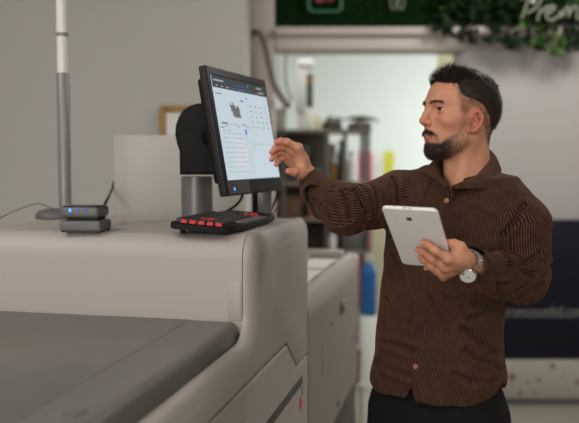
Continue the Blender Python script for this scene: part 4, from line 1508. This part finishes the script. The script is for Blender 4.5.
# eyes
for e in EY:
    c = hw(e)
    # gaze follows the head, a touch down towards the screen
    g_ = hw(np.array(e) + A_(1, .14, -.12)) - c; g_ /= np.linalg.norm(g_)
    r = .0125
    prof = [(r * math.sin(t), -r * math.cos(t)) for t in np.linspace(.0, math.pi - .46, 16)]
    eb = MB().lathe(prof + [(.0, -r * math.cos(math.pi - .46))], c, g_, 24)
    o = eb.build('eye', M['eye'], man, 180)
    prof = [(r * 1.012 * math.sin(t), r * 1.012 * math.cos(t)) for t in np.linspace(.60, 0.02, 8)]
    MB().lathe([(.002, r * .8)] + prof, c, g_, 24).build('iris', M['iris'], o, 180)

# fingernails
for H, back in ((RH, None), (LH, 'tablet')):
    for i in range(4):
        t_, d_ = H['tip'][i], H['dip'][i]
        ax_ = (t_ - d_) / np.linalg.norm(t_ - d_)
        bd = H['pip'][i] - H['mcp'][i]
        dor = np.array(tn_) if back else (H['pip'][i] - (H['mcp'][i] + H['tip'][i]) / 2)
        dor = dor - ax_ * (dor @ ax_); dor /= np.linalg.norm(dor)
        sd = np.cross(ax_, dor)
        r = .0068 * H['rs'] if i < 3 else .006
        b = bmesh.new()
        bmesh.ops.create_uvsphere(b, u_segments=14, v_segments=8, radius=1)
        for v in b.verts:
            q = A_(*v.co)
            p = t_ + ax_ * (q[0] * .0052 + .0015) + sd * q[1] * .0044 + dor * (q[2] * .0018 + r * .86)
            v.co = Vector(p)
        MB().bm(b).build('fingernail', mat('nail', lin(214, 158, 138), .3) if 'nail' not in bpy.data.materials else bpy.data.materials['nail'], man, 180)

# ---- hair -----------------------------------------------------------------
def strands(name, roots, dirs, lens, r, m, par=man, droop=None, segs=3, curl=.0):
    """tapering hair strands in ONE mesh"""
    n = len(roots)
    vs = np.zeros((n, (segs + 1) * 3, 3)); 
    d = dirs / (np.linalg.norm(dirs, axis=1)[:, None] + 1e-9)
    ref = np.where(np.abs(d[:, 2:3]) < .9, A_(0, 0, 1)[None], A_(1, 0, 0)[None])
    a = np.cross(d, ref); a /= np.linalg.norm(a, axis=1)[:, None]
    b = np.cross(d, a)
    for k in range(segs + 1):
        t = k / segs
        p = roots + d * (lens * t)[:, None]
        if droop is not None: p = p + droop * (lens * t * t)[:, None]
        rr = r * (1 - .85 * t)
        for j in range(3):
            an = 2 * math.pi * j / 3
            vs[:, k * 3 + j] = p + (a * math.cos(an) + b * math.sin(an)) * (rr if np.isscalar(rr) else rr[:, None])
    f = []
    for k in range(segs):
        for j in range(3):
            f.append((k * 3 + j, (k + 1) * 3 + j, (k + 1) * 3 + (j + 1) % 3, k * 3 + (j + 1) % 3))
    f = np.array(f)
    Q = (f[None] + (np.arange(n) * (segs + 1) * 3)[:, None, None]).reshape(-1, 4)
    return vs.reshape(-1, 3), Q


def pick(wt, n):
    p = np.clip(wt, 0, None); p = p / p.sum()
    i = RNG.choice(len(p), n, p=p)
    return i


hair_sets = []
# cap under the long top
topw = soft_poly(a_, z_, [(.078, .078), (.070, .065), (.052, .060), (.034, .062), (.020, .066), (-.03, .07), (-.06, .06), (-.09, .045), (-.15, .05), (-.15, .2), (.12, .2)], .006)
capm = np.maximum(topw, top)
i = pick(topw, 3000)
P0 = hV[i] + hN[i] * -.001 + RNG.normal(0, .0012, (len(i), 3))
fr = step(P0[:, 0], -.04, .065)
D = hN[i] * .8 + np.stack([.12 + .60 * fr, 0 * fr, .15 + .45 * fr], 1) + RNG.normal(0, .30, (len(i), 3)) + .5 * np.stack([vnoise(hV[i], 90, s_) for s_ in (61, 62, 63)], 1)
L = (.012 + .024 * fr) * RNG.uniform(.6, 1.15, len(i))
dr_ = np.stack([-.25 - .35 * fr, 0 * fr, -.25 + .45 * fr], 1)
hair_sets.append(strands('h', P0, D, L, .0008, None, droop=dr_, segs=4))
# short sides and back, lying along the skull
sw_ = top * (1 - topw * .7)
i = pick(sw_, 3600)
P0 = hV[i] + RNG.normal(0, .001, (len(i), 3))
D = hN[i] * .55 + np.stack([-.55 * np.ones(len(i)), 0 * fr[:1].repeat(len(i)), -.55 * np.ones(len(i))], 1) + RNG.normal(0, .25, (len(i), 3))
hair_sets.append(strands('h', P0, D, RNG.uniform(.005, .010, len(i)), .0007, None))
i = pick(fade * (1 - top), 2600)
D = hN[i] * .5 + np.stack([-.4 * np.ones(len(i)), np.zeros(len(i)), -.7 * np.ones(len(i))], 1) + RNG.normal(0, .25, (len(i), 3))
hair_sets.append(strands('h', hV[i], D, RNG.uniform(.002, .0045, len(i)), .00028, None, segs=2))
i = pick(brow, 300)
sg = np.sign(hV[i][:, 1])
D = hN[i] * .35 + np.stack([-.3 * np.ones(len(i)), sg * .9, .35 - 8 * (np.abs(hV[i][:, 1]) - .015)], 1) + RNG.normal(0, .15, (len(i), 3))
eb_set = strands('b', hV[i], D, RNG.uniform(.005, .009, len(i)), .00038, None)
off = 0; Vs, Qs = [], []
for v, q in hair_sets:
    Vs.append(v); Qs.append(q + off); off += len(v)
# the cap itself: the scalp lifted under the hair
capq = hQ[(capm[hQ] > .5).all(1)]
ids = np.unique(capq); remap = np.full(len(hV), -1); remap[ids] = np.arange(len(ids))
lift = (.0020 + .0035 * step(topw[ids], .2, 1) * step(hV[ids][:, 2], .05, .09) + .0010 * vnoise(hV[ids], 120, 9))
Vs.append(hV[ids] + hN[ids] * lift[:, None]); Qs.append(remap[capq] + off)
me = np_mesh('hair', hw(np.concatenate(Vs)), np.concatenate(Qs), M['hair'])
link('hair', me, man, 180)
me = np_mesh('eyebrows', hw(eb_set[0]), eb_set[1], M['hair'])
link('eyebrows', me, man, 180)
i = pick(dens ** 1.9, 4200)
D = hN[i] * .6 + np.stack([.12 * np.ones(len(i)), np.zeros(len(i)), -.75 * np.ones(len(i))], 1) + RNG.normal(0, .28, (len(i), 3))
L = (.003 + .0045 * step(hV[i][:, 0], .02, .085) * step(-hV[i][:, 2], .07, .10)) * RNG.uniform(.6, 1.2, len(i))
bv, bq = strands('b', hV[i], D, L, .00040, None, segs=2)
i = pick(must0 ** 1.5 * (bm > .2), 520)
D = hN[i] * .45 + np.stack([.05 * np.ones(len(i)), .5 * np.sign(hV[i][:, 1]), -.8 * np.ones(len(i))], 1) + RNG.normal(0, .2, (len(i), 3))
v2, q2 = strands('b', hV[i], D, RNG.uniform(.004, .0075, len(i)), .00038, None, segs=2)
bq = np.concatenate([bq, q2 + len(bv)]); bv = np.concatenate([bv, v2])
me = np_mesh('beard', hw(bv), bq, M['beard'])
link('beard', me, man, 180)

# ---- shirt -----------------------------------------------------------------
# torso sections: height, centre (across px at YM), half width, half depth
ZS = lambda py: float(W(440, py, YM).z)
sec = [(415, 437, .176, .128), (395, 437, .176, .127), (370, 438.5, .174, .126), (335, 439.5, .163, .124), (300, 442, .161, .123), (265, 447.5, .170, .125), (235, 452, .178, .125), (210, 457, .182, .116), (190, 461, .165, .098), (175, 464, .125, .078), (160, 466, .085, .066)]
sz = np.array([ZS(s[0]) for s in sec]); so_ = np.argsort(sz)
sX = np.array([W(s[1], 300, YM).x for s in sec])[so_]; sA = np.array([s[2] for s in sec])[so_]; sB = np.array([s[3] for s in sec])[so_]; sz = sz[so_]


def tor_local(P):
    z = P[2]
    cx = np.interp(z, sz, sX)
    x, y = P[0] - cx, P[1] - YM
    return x * TL[0] + y * TL[1], x * TF[0] + y * TF[1], z


def torso(P, grow=0.):
    l, f, z = tor_local(P)
    a, b = np.interp(z, sz, sA) + grow, np.interp(z, sz, sB) + grow
    e = 2.3
    q = (np.abs(l / a) ** e + np.abs(f / b) ** e) ** (1 / e)
    return (q - 1) * np.minimum(a, b)


def hem_z(l, f):
    an = np.arctan2(np.abs(l), np.abs(f) * 1.1)
    return ZS(391) + .055 * np.clip((an - .75) / .82, 0, 1) ** 1.6 + .0 * f


sf = Field((-.10, 1.62, .84), (.80, 2.42, 1.60), .0046)
sf.op(lambda P: np.maximum(torso(P), P[2] - ZS(177)), (.08, 1.78, .84), (.75, 2.34, 1.60))
# shoulders
NKB = NB + A_(0, 0, .015)
for s, sh in ((-1, SHR), (1, SHL)):
    sf.cone(NB + TL * s * .045 + A_(0, 0, .014), sh + A_(0, 0, -.010), .056, .054, .04)
sf.cone(Wn(430, 182, 2.10), SHR + A_(0, 0, -.012), .047, .054, .03)
# sleeves
cuffR = WRR + (ELR - WRR) / np.linalg.norm(ELR - WRR) * .012
cuffL = WRL + (ELL - WRL) / np.linalg.norm(ELL - WRL) * .029
midR = ELR * .45 + cuffR * .55
midL = ELL * .5 + cuffL * .5
RA = [SHR, SHR * .5 + ELR * .5 + A_(0, 0, -.006), ELR, midR + A_(0, 0, -.008), cuffR]
RAr = [.063, .060, .060, .049, .0375]
LA = [SHL, SHL * .5 + ELL * .5, ELL + A_(-.004, 0, .0), midL + A_(0, 0, -.004), cuffL]
LAr = [.061, .062, .058, .052, .0405]
sf.chain(RA, RAr, .02, .03)
sf.chain(LA, LAr, .010, .03)
# cuffs: cut square and open
def plane_cut(c, axis, far, r, depth):
    axis = axis / np.linalg.norm(axis)
    # everything beyond the cuff plane goes
    def beyond(P):
        t = (P[0] - c[0]) * axis[0] + (P[1] - c[1]) * axis[1] + (P[2] - c[2]) * axis[2]
        rad = np.sqrt(np.maximum((P[0] - c[0]) ** 2 + (P[1] - c[1]) ** 2 + (P[2] - c[2]) ** 2 - t * t, 0))
        return np.maximum(-t, rad - .085)
    lo, hi = c - .09, c + .09
    sf.op(beyond, lo, hi, 0, 'sub')
    sf.cone(c + axis * .02, c - axis * depth, r, r * .95, 0, 'sub')
plane_cut(cuffR, cuffR - midR, .08, .0335, .035)
plane_cut(cuffL, cuffL - midL, .08, .0365, .03)
# turned up end of the right cuff: a roll hanging below the wrist
axr = (cuffR - midR) / np.linalg.norm(cuffR - midR)
dn = A_(0, 0, -1) - axr * (-axr[2]); dn /= np.linalg.norm(dn)
sf.cone(cuffR - axr * .050 + dn * .040, midR + dn * .04, .022, .024, .03)
# hem and hollow skirt
def hem(P):
    l, f, z = tor_local(P)
    slit = .035 * np.exp(-((l + .012) / .008) ** 2) * (f > 0)
    return z - hem_z(l, f) - slit
sf.op(lambda P: hem(P) + 0 * P[0], (-.1, 1.62, .84), (.8, 2.42, 1.02), 0, 'sub', .001)
sf.op(lambda P: np.maximum(torso(P, -.007), P[2] - ZS(352)), (.1, 1.8, .84), (.7, 2.3, ZS(352)), 0, 'sub')
# neck opening and V
sf.cone(hw((-.028, 0, -.14)), hw((-.024, 0, -.30)), .0675, .060, .004, 'sub')
VB = Wn(451.5, 190, 1.955)
sf.cone(hw((.004, 0, -.165)), VB + A_(0, 0, .010), .060, .006, .006, 'sub')
V, Q = sf.mesh()
V = relax(V, Q, 2, .5)
N_ = normals(V, Q)


def seg_t(P, a, b):
    ab = b - a
    t = np.clip(((P - a) @ ab) / (ab @ ab), 0, 1)
    return t, np.linalg.norm(P - a - t[:, None] * ab, axis=1)


def limb(P, ch, rs):
    """(distance to the sleeve, run along it, angle round it)"""
    mm = np.cross(ch[2] - ch[0], ch[4] - ch[2]); mm /= np.linalg.norm(mm)
    inw = (ch[0] + ch[4]) / 2 - ch[2]
    best = np.full(len(P), 9.); run = np.zeros(len(P)); ang = np.zeros(len(P)); acc = 0
    for i in range(len(ch) - 1):
        t, d = seg_t(P, ch[i], ch[i + 1])
        Ls = np.linalg.norm(ch[i + 1] - ch[i])
        dd = d - (rs[i] + (rs[i + 1] - rs[i]) * t)
        ax_ = (ch[i + 1] - ch[i]) / Ls
        n_ = np.cross(ax_, mm)
        if n_ @ inw > 0: n_ = -n_
        q = P - ch[i] - t[:, None] * (ch[i + 1] - ch[i])
        qm = q @ mm
        qi = np.sqrt(np.maximum((q ** 2).sum(1) - qm ** 2, 0)) * np.where(q @ n_ >= 0, 1, -1)
        an = np.arctan2(qm, qi)
        u = dd < best
        best[u] = dd[u]; run[u] = acc + t[u] * Ls; ang[u] = an[u]
        acc += Ls
    return best, run, ang


dT = torso([V[:, 0], V[:, 1], V[:, 2]])
dR, runR, angR = limb(V, RA, RAr)
dL, runL, angL = limb(V, LA, LAr)
lT, fT, zT = tor_local([V[:, 0], V[:, 1], V[:, 2]])
shp = A_(0, 0, .0)
tR = ((V - SHR) @ (ELR - SHR)) / ((ELR - SHR) @ (ELR - SHR))
tLft = ((V - SHL) @ (ELL - SHL)) / ((ELL - SHL) @ (ELL - SHL))
isR = (dR < dT + .006) & (lT < -.10) & (tR > -.02)
isL = (dL < dT + .006) & ((lT > .135) | (fT > .16)) & (tLft > -.10)
isL |= (dL < dT) & (tLft > .9)

disp = np.zeros(len(V))
# sleeve wrinkles: rings bunching at the elbows, slanting folds elsewhere
def sleeve_folds(m, run, ang, e, ph):
    bunch = np.exp(-((run - e) / .085) ** 2)
    w1 = np.sin(2 * math.pi * run / .040 + 1.1 * np.sin(ang + ph) + 1.5 * vnoise(V, 16, 21))
    w2 = np.sin(2 * math.pi * run / .026 + 1.6 * np.sin(ang * 1 + 2 + ph) + 2.0 * vnoise(V, 22, 23))
    return m * (.0030 * bunch * w1 + .0016 * w2 * (.2 + .8 * bunch) + .0075 * vnoise(V, 12, 31) + .003 * vnoise(V, 26, 33))
eR = np.linalg.norm(ELR - SHR); eL = np.linalg.norm(ELL - SHL)
disp += sleeve_folds(isR, runR, angR, eR, .4) + sleeve_folds(isL, runL, angL, eL, 1.9)
mt = ~(isR | isL)
disp += mt * (.006 * vnoise(V * A_(1, 1, .55), 11, 41) + .002 * vnoise(V, 28, 43) + .0035 * np.sin((zT * 34 + lT * 26) + 2.2 * vnoise(V, 7, 45)) * step(-zT, -1.18, -1.0) * .8)
# placket, pocket, yoke
front = (fT > 0) & mt
lp = lT + .004
pl = step(lp, -.019, -.017) * (1 - step(lp, .017, .019))
disp += front * pl * .0022 * (zT < 1.46)
pk = lambda l0, l1, z0, z1: step(lT, l0, l0 + .003) * (1 - step(lT, l1 - .003, l1)) * step(zT, z0, z0 + .003) * (1 - step(zT, z1 - .003, z1))
zp = ZS(237)
disp += front * pk(.045, .150, zp - .13, zp) * .0018 + front * pk(.042, .153, zp - .035, zp + .006) * .0022
# long creases, drawn on the cloth and pressed in
def crease(pts, amp, wid):
    """pts: sight points; each is dropped on the nearest cloth along its line"""
    global disp
    o = A_(0, 0, CAM_Z)
    Pw = []
    for px, py in pts:
        d = np.array(ray(px, py)); d /= np.linalg.norm(d)
        t = (V - o) @ d
        off_ = np.linalg.norm(V - o - t[:, None] * d, axis=1)
        c = np.where(off_ < .007)[0]
        if len(c) == 0: continue
        Pw.append(V[c[np.argmin(t[c])]])
    if len(Pw) < 2: return
    dd = np.full(len(V), 9.)
    for i in range(len(Pw) - 1):
        _, d = seg_t(V, Pw[i], Pw[i + 1])
        dd = np.minimum(dd, d)
    amp *= 2.0
    disp = disp - amp * np.exp(-(dd / wid) ** 2) + amp * .55 * np.exp(-((dd - 2.1 * wid) / (1.1 * wid)) ** 2)
for pts, amp, wid in (
        (((526, 204), (514, 219), (505, 236), (504, 256)), .008, .006),
        (((504, 256), (515, 262), (530, 263), (542, 254)), .007, .006),
        (((508, 262), (522, 268), (536, 276)), .006, .006),
        (((545, 262), (534, 281), (518, 293)), .004, .006),
        (((486, 262), (497, 273), (500, 292)), .004, .005),
        (((478, 296), (495, 286), (512, 284)), .005, .005),
        (((392, 178), (399, 196), (398, 222), (388, 236)), .006, .006),
        (((345, 190), (350, 203), (352, 220)), .007, .006), (((358, 190), (365, 202), (371, 216)), .006, .006), (((374, 184), (380, 198), (381, 214)), .004, .005),
        (((320, 196), (334, 206), (345, 224)), .005, .006), (((310, 200), (324, 212), (336, 226)), .004, .005), (((330, 186), (337, 200), (340, 210)), .004, .005),
        (((464, 330), (478, 342), (497, 354)), .005, .006), (((466, 352), (482, 362), (501, 367)), .005, .006), (((452, 376), (474, 384), (496, 380)), .004, .007),
        (((381, 342), (396, 347), (410, 350)), .005, .007), (((376, 362), (392, 372), (408, 376)), .004, .007), (((384, 300), (396, 318), (408, 326)), .004, .007),
        (((430, 300), (440, 318), (446, 338)), .003, .006), (((500, 300), (488, 314), (470, 322)), .005, .007), (((390, 255), (400, 280), (404, 300)), .003, .006),
        (((432, 178), (424, 196), (420, 206)), .003, .005), (((470, 205), (490, 214), (502, 226)), .003, .006)):
    crease(pts, amp, wid)
nearcuff = np.minimum(np.linalg.norm(V - cuffR, axis=1), np.linalg.norm(V - cuffL, axis=1))
disp *= .25 + .75 * step(nearcuff, .03, .07)
disp *= 1 - .8 * np.exp(-(np.linalg.norm(V - VB, axis=1) / .04) ** 2)
V = V + N_ * np.clip(disp, -.018, .014)[:, None]
V = relax(V, Q, 1, .35)
me = np_mesh('shirt', V, Q, M['cord'])
# across-the-wales coordinate for each garment piece
uvT = np.where(np.abs(lT) > 0, np.arctan2(lT, fT), 0) * .150
uR, uL_ = angR * .050, angL * .054
pid = np.where(isR, 1, np.where(isL, 2, np.where((lT > .013) & (fT > 0), 3, 0)))
fp_ = np.array([np.bincount(p, minlength=4).argmax() for p in pid[Q]])
U = np.stack([uvT, uR, uL_, uvT + .26 * zT], 1)
un_ = np.take_along_axis(U[Q], fp_[:, None, None].repeat(4, 1), 2)[..., 0]
per = np.array([.150, .050, .054, .150])[fp_] * 2 * math.pi
ref = un_[:, :1]
un_ = un_ - np.round((un_ - ref) / per[:, None]) * per[:, None]
uvl = me.uv_layers.new(name='wale')
uvl.data.foreach_set('uv', np.stack([un_, np.zeros_like(un_)], -1).astype(np.float32).ravel())
shirt = link('shirt', me, man, 180)

# collar: two leaves folded over, joined round the back of the neck
fold = [Wn(*p) for p in ((450.5, 189, 1.950), (459, 184, 1.960), (474, 176, 1.985), (485, 163, 2.03), (488, 152, 2.075), (482, 147, 2.115), (466, 146, 2.13), (449, 151, 2.115), (440.5, 161, 2.075), (440, 171, 2.03), (445, 182, 1.985), (450, 189, 1.952))]
leafp = [Wn(*p) for p in ((456, 189.5, 1.937), (468, 188.5, 1.928), (485, 189.5, 1.932), (496, 182, 1.965), (502, 171, 2.04), (495, 160, 2.125), (478, 155, 2.175), (452, 157, 2.17), (433, 163, 2.14), (420.5, 172, 2.06), (433, 178, 1.985), (447, 189, 1.942))]
fold = [np.array(p) for p in smooth_curve(fold, 5)]
k2 = []
for i in range(len(leafp) - 1):
    for k in range(5): k2.append(leafp[i] * (1 - k / 5) + leafp[i + 1] * (k / 5))
k2.append(leafp[-1])
inner = [p + (A_(*NB[:2], p[2]) - p) * .06 + A_(0, 0, -.050) for p in fold]
vs, fs, us = [], [], []
rowsN = 7
acc = 0
for i, (a, c, b_) in enumerate(zip(fold, k2, inner)):
    if i: acc += np.linalg.norm(c - k2[i - 1]) * .8
    out = a - A_(*NB[:2], a[2]); out /= np.linalg.norm(out)
    rw = [b_, (a + b_) / 2 + out * .001, a]
    for k in range(1, 5):
        t = k / 4
        rw.append(a * (1 - t) + c * t + (out * .6 + A_(0, 0, 1)) * .009 * math.sin(math.pi * min(1, t * 1.15)) )
    vs += rw; us += [acc] * rowsN
vs = np.array(vs)
nr = len(fold)
fs = np.array([(i * rowsN + k, (i + 1) * rowsN + k, (i + 1) * rowsN + k + 1, i * rowsN + k + 1) for i in range(nr - 1) for k in range(rowsN - 1)])
me = np_mesh('collar', vs, fs, M['cord'])
uvl = me.uv_layers.new(name='wale')
us = np.array(us)
uvl.data.foreach_set('uv', np.stack([us[fs], np.zeros(fs.shape)], -1).astype(np.float32).ravel())
co_ = link('collar', me, man, 180)
md = co_.modifiers.new('cloth', 'SOLIDIFY'); md.thickness = .0035; md.offset = 0
md = co_.modifiers.new('smooth', 'SUBSURF'); md.levels = md.render_levels = 1

# unbuttoned end of the right cuff, curled over below the wrist
cc = Wn(311, 196, 2.045)
e1 = axr - A_(0, 1, 0) * axr[1]; e1 /= np.linalg.norm(e1)
e3 = A_(.10, -1, .05); e3 /= np.linalg.norm(e3)
e1 = e1 - e3 * (e1 @ e3); e1 /= np.linalg.norm(e1)
e2 = np.cross(e3, e1)
if e2[2] > 0: e2 = -e2
vs, us = [], []
nS, nW = 26, 5
for i in range(nS):
    t = i / (nS - 1)
    an = math.radians(-150 + 400 * t)
    r = .038 - .026 * t
    for k in range(nW):
        w_ = k / (nW - 1) - .5
        vs.append(cc + e1 * math.cos(an) * r + e2 * (math.sin(an) * r * .9) + e3 * (w_ * .040 + .010 * (1 - t)))
        us.append(t * .11)
vs = np.array(vs); us = np.array(us)
fs = np.array([(i * nW + k, (i + 1) * nW + k, (i + 1) * nW + k + 1, i * nW + k + 1) for i in range(nS - 1) for k in range(nW - 1)])
me = np_mesh('cuff', vs, fs, M['cord'])
uvl = me.uv_layers.new(name='wale')
uvl.data.foreach_set('uv', np.stack([us[fs], np.zeros(fs.shape)], -1).astype(np.float32).ravel())
cf = link('cuff', me, man, 180)
md = cf.modifiers.new('cloth', 'SOLIDIFY'); md.thickness = .004; md.offset = 0

# buttons, dropped on the placket
o_ = A_(0, 0, CAM_Z)
for px, py in ((444.5, 200), (414.5, 367), (424, 268.5)):
    d = np.array(ray(px, py)); d /= np.linalg.norm(d)
    t = (V - o_) @ d
    off_ = np.linalg.norm(V - o_ - t[:, None] * d, axis=1)
    c = np.where(off_ < .006)[0]
    p = V[c[np.argmin(t[c])]] + TF * .0015
    b = MB()
    ring = []
    ax1 = np.cross(TF, A_(0, 0, 1)); ax1 /= np.linalg.norm(ax1)
    for k in range(20):
        an = 2 * math.pi * k / 20
        ring.append(Vector(p + ax1 * math.cos(an) * .0052 + A_(0, 0, 1) * math.sin(an) * .0052))
    b.tube(ring, .0011, 8, closed=True)
    b.lathe([(.0045, -.001), (.0045, .0006), (0, .0006)], p, TF, 20)
    b.build('button', M['button'], man)

# ---- trousers and shoes ------------------------------------------------------
tf = Field((.05, 1.7, .02), (.75, 2.45, 1.06), .007)
tf.op(lambda P: np.maximum(torso(P, -.014), P[2] - ZS(362)), (.12, 1.85, ZS(440)), (.68, 2.3, ZS(362)), 0)
for hp, kn, ft in ((HPR, KNR, FTR), (HPL, KNL, FTL)):
    tf.chain([hp + A_(0, 0, -.03), kn, ft + A_(0, 0, -.02)], [.092, .070, .055], .02, .04)
for ft in (FTR, FTL):
    tf.op(lambda P: P[2] - .065 + 0 * P[0], (.05, 1.7, 0), (.75, 2.45, .065), 0, 'sub', .001)
tf.cone(HIPC + TF * .16 + A_(0, 0, -.24), HIPC + TF * .09 + A_(0, 0, -.115), .006, .004, .02, 'sub')
V2_, Q2_ = tf.mesh()
V2_ = relax(V2_, Q2_, 2)
n2 = normals(V2_, Q2_)
V2_ = V2_ + n2 * (.004 * vnoise(V2_ * A_(1, 1, .6), 14, 51) + .002 * vnoise(V2_, 34, 53))[:, None]
link('jeans', np_mesh('jeans', V2_, Q2_, M['jeans']), man, 180)
for ft in (FTR, FTL):
    f2 = Field(ft - .24, ft + .24, .006)
    f2.cone(A_(ft[0], ft[1], .048) - TF * .04, A_(ft[0], ft[1], .040) + TF * .17, .040, .034)
    f2.cone(A_(ft[0], ft[1], .05), A_(ft[0], ft[1], .10), .042, .044, .03)
    f2.op(lambda P: P[2] - .004 + 0 * P[0], ft - .24, ft + .24, 0, 'sub', .0)
    v, q = f2.mesh()
    v[:, 2] = np.maximum(v[:, 2], .002)
    link('shoe', np_mesh('shoe', relax(v, q, 1), q, M['shoe']), man, 180)

# ---- wrist watch --------------------------------------------------------------
axw = (ELL - WRL); axw /= np.linalg.norm(axw)
wc = WRL + axw * .014
dorsal = np.array(tn_) - axw * (np.array(tn_) @ axw); dorsal /= np.linalg.norm(dorsal)
sdw = np.cross(axw, dorsal)
wt = thing('x', None, None, tuple(wc)) if False else None
# the case sits where the photo shows it: on the outer side of the wrist, a little low
best, bv_ = None, 9
for k in range(-60, 61, 2):
    an = math.radians(k)
    p = wc + (dorsal * math.cos(an) + sdw * math.sin(an)) * .031
    d = np.array(ray(467.5, 272)); d /= np.linalg.norm(d); q = p - o_
    e_ = np.linalg.norm(q - (q @ d) * d)
    if e_ < bv_: best, bv_ = an, e_
ring = []
best *= .7
cdir = dorsal * math.cos(best) + sdw * math.sin(best)
sdir = np.cross(axw, cdir)
cw = wc + cdir * .0290
ring_dir = cdir
vd_ = o_ - cw; vd_ /= np.linalg.norm(vd_)
cn_ = cdir + .9 * vd_; cn_ /= np.linalg.norm(cn_)
watch_strap = MB()
for k in range(26):
    an = 2 * math.pi * (k + .5) / 26
    if abs(math.sin(an / 2)) < .42: continue
    p = wc + (cdir * math.cos(an) * .0275 + sdir * math.sin(an) * .0315)
    nrm = cdir * math.cos(an) / .0275 + sdir * math.sin(an) / .0315; nrm /= np.linalg.norm(nrm)
    tg = np.cross(axw, nrm)
    for c_, w_ in ((-.0058, .005), (0, .0055), (.0058, .005)):
        watch_strap.obox(p + axw * c_, (axw, tg, nrm), (w_, .0062, .0032), .0008, 1)
strap_o = watch_strap.build('watch_bracelet', M['steel'], man, 40)
ca_ = axw - cn_ * (axw @ cn_); ca_ /= np.linalg.norm(ca_)
cb_ = np.cross(ca_, cn_)
case_o = MB().lathe([(.015, -.004), (.0205, -.001), (.0205, .004), (.0185, .0065), (.017, .006), (.0, .006)], cw, cn_, 36).lathe([(.003, .0), (.003, .005), (0, .005)], cw - axw * .0195 + cn_ * .002, -axw, 12).build('watch_case', M['steel'], man)
dl = MB().lathe([(.017, .0055), (.017, .0063), (0, .0063)], cw, cn_, 36).build('watch_dial', M['dial'], case_o)
b = MB()
b.obox(cw + cn_ * .0067 + ca_ * .004, (ca_, cb_, cn_), (.010, .0011, .0004)).obox(cw + cn_ * .0068 + cb_ * .003, (cb_, ca_, cn_), (.008, .0011, .0004))
b.build('watch_hands', M['ink'], case_o)

# ---- tablet --------------------------------------------------------------------
tc_ = T_tl + tx_ * tw / 2 + ty_ * th_ / 2 - tn_ * .0042
tb = thing('tablet', 'white tablet held up in front of the brown shirt, camera side out', 'tablet', tc_)
b = MB()
b.M = Matrix((list(tx_) + [0], list(ty_) + [0], list(tn_) + [0], [0, 0, 0, 1])).transposed(); b.M.translation = tc_
TM = b.M
rc = .011
def rrect(w, h_, r, n=6):
    p = []
    for cx, cy, a0 in ((w / 2 - r, h_ / 2 - r, 0), (-w / 2 + r, h_ / 2 - r, 90), (-w / 2 + r, -h_ / 2 + r, 180), (w / 2 - r, -h_ / 2 + r, 270)):
        for k in range(n + 1):
            t = math.radians(a0 + 90 * k / n)
            p.append((cx + r * math.cos(t), cy + r * math.sin(t)))
    return p
b.prism(rrect(tw, th_, rc), 2, -.003, .0042, rr=.0026)
b.build('shell', M['tablet'], tb, 40)
b = MB(); b.M = TM
b.prism(rrect(tw - .002, th_ - .002, rc), 2, -.003, -.0042)
b.build('screen', M['glass_dark'], tb, 40)
lp_ = TM.inverted() @ Vector(T(409, 219, 0))
b = MB(); b.M = TM
b.prism([(lp_.x + x, lp_.y + y) for x, y in rrect(.0115, .0115, .003)], 2, .004, .0049, rr=.0006)
cm = b.build('camera_lens', M['black_gloss'], tb)
b = MB(); b.M = TM
b.lathe([(.003, 0), (.003, .0004), (0, .0004)], (lp_.x, lp_.y, .0049), n=16)
b.build('lens_ring', M['charcoal'], cm)
lp2 = TM.inverted() @ Vector(T(395.5, 218, 0))
b = MB(); b.M = TM
b.lathe([(.0022, 0), (.0022, .0002), (0, .0002)], (lp2.x, lp2.y, .0042), n=16)
b.build('flash_dot', M['board'], tb)
b = MB(); b.M = TM
for fx in (-.08, .02):
    b.box((fx * tw - .004, -th_ / 2 - .0003, -.0005), (fx * tw + .004, -th_ / 2 + .002, .0015), .0004)
b.build('top_ports', M['slot'], tb)
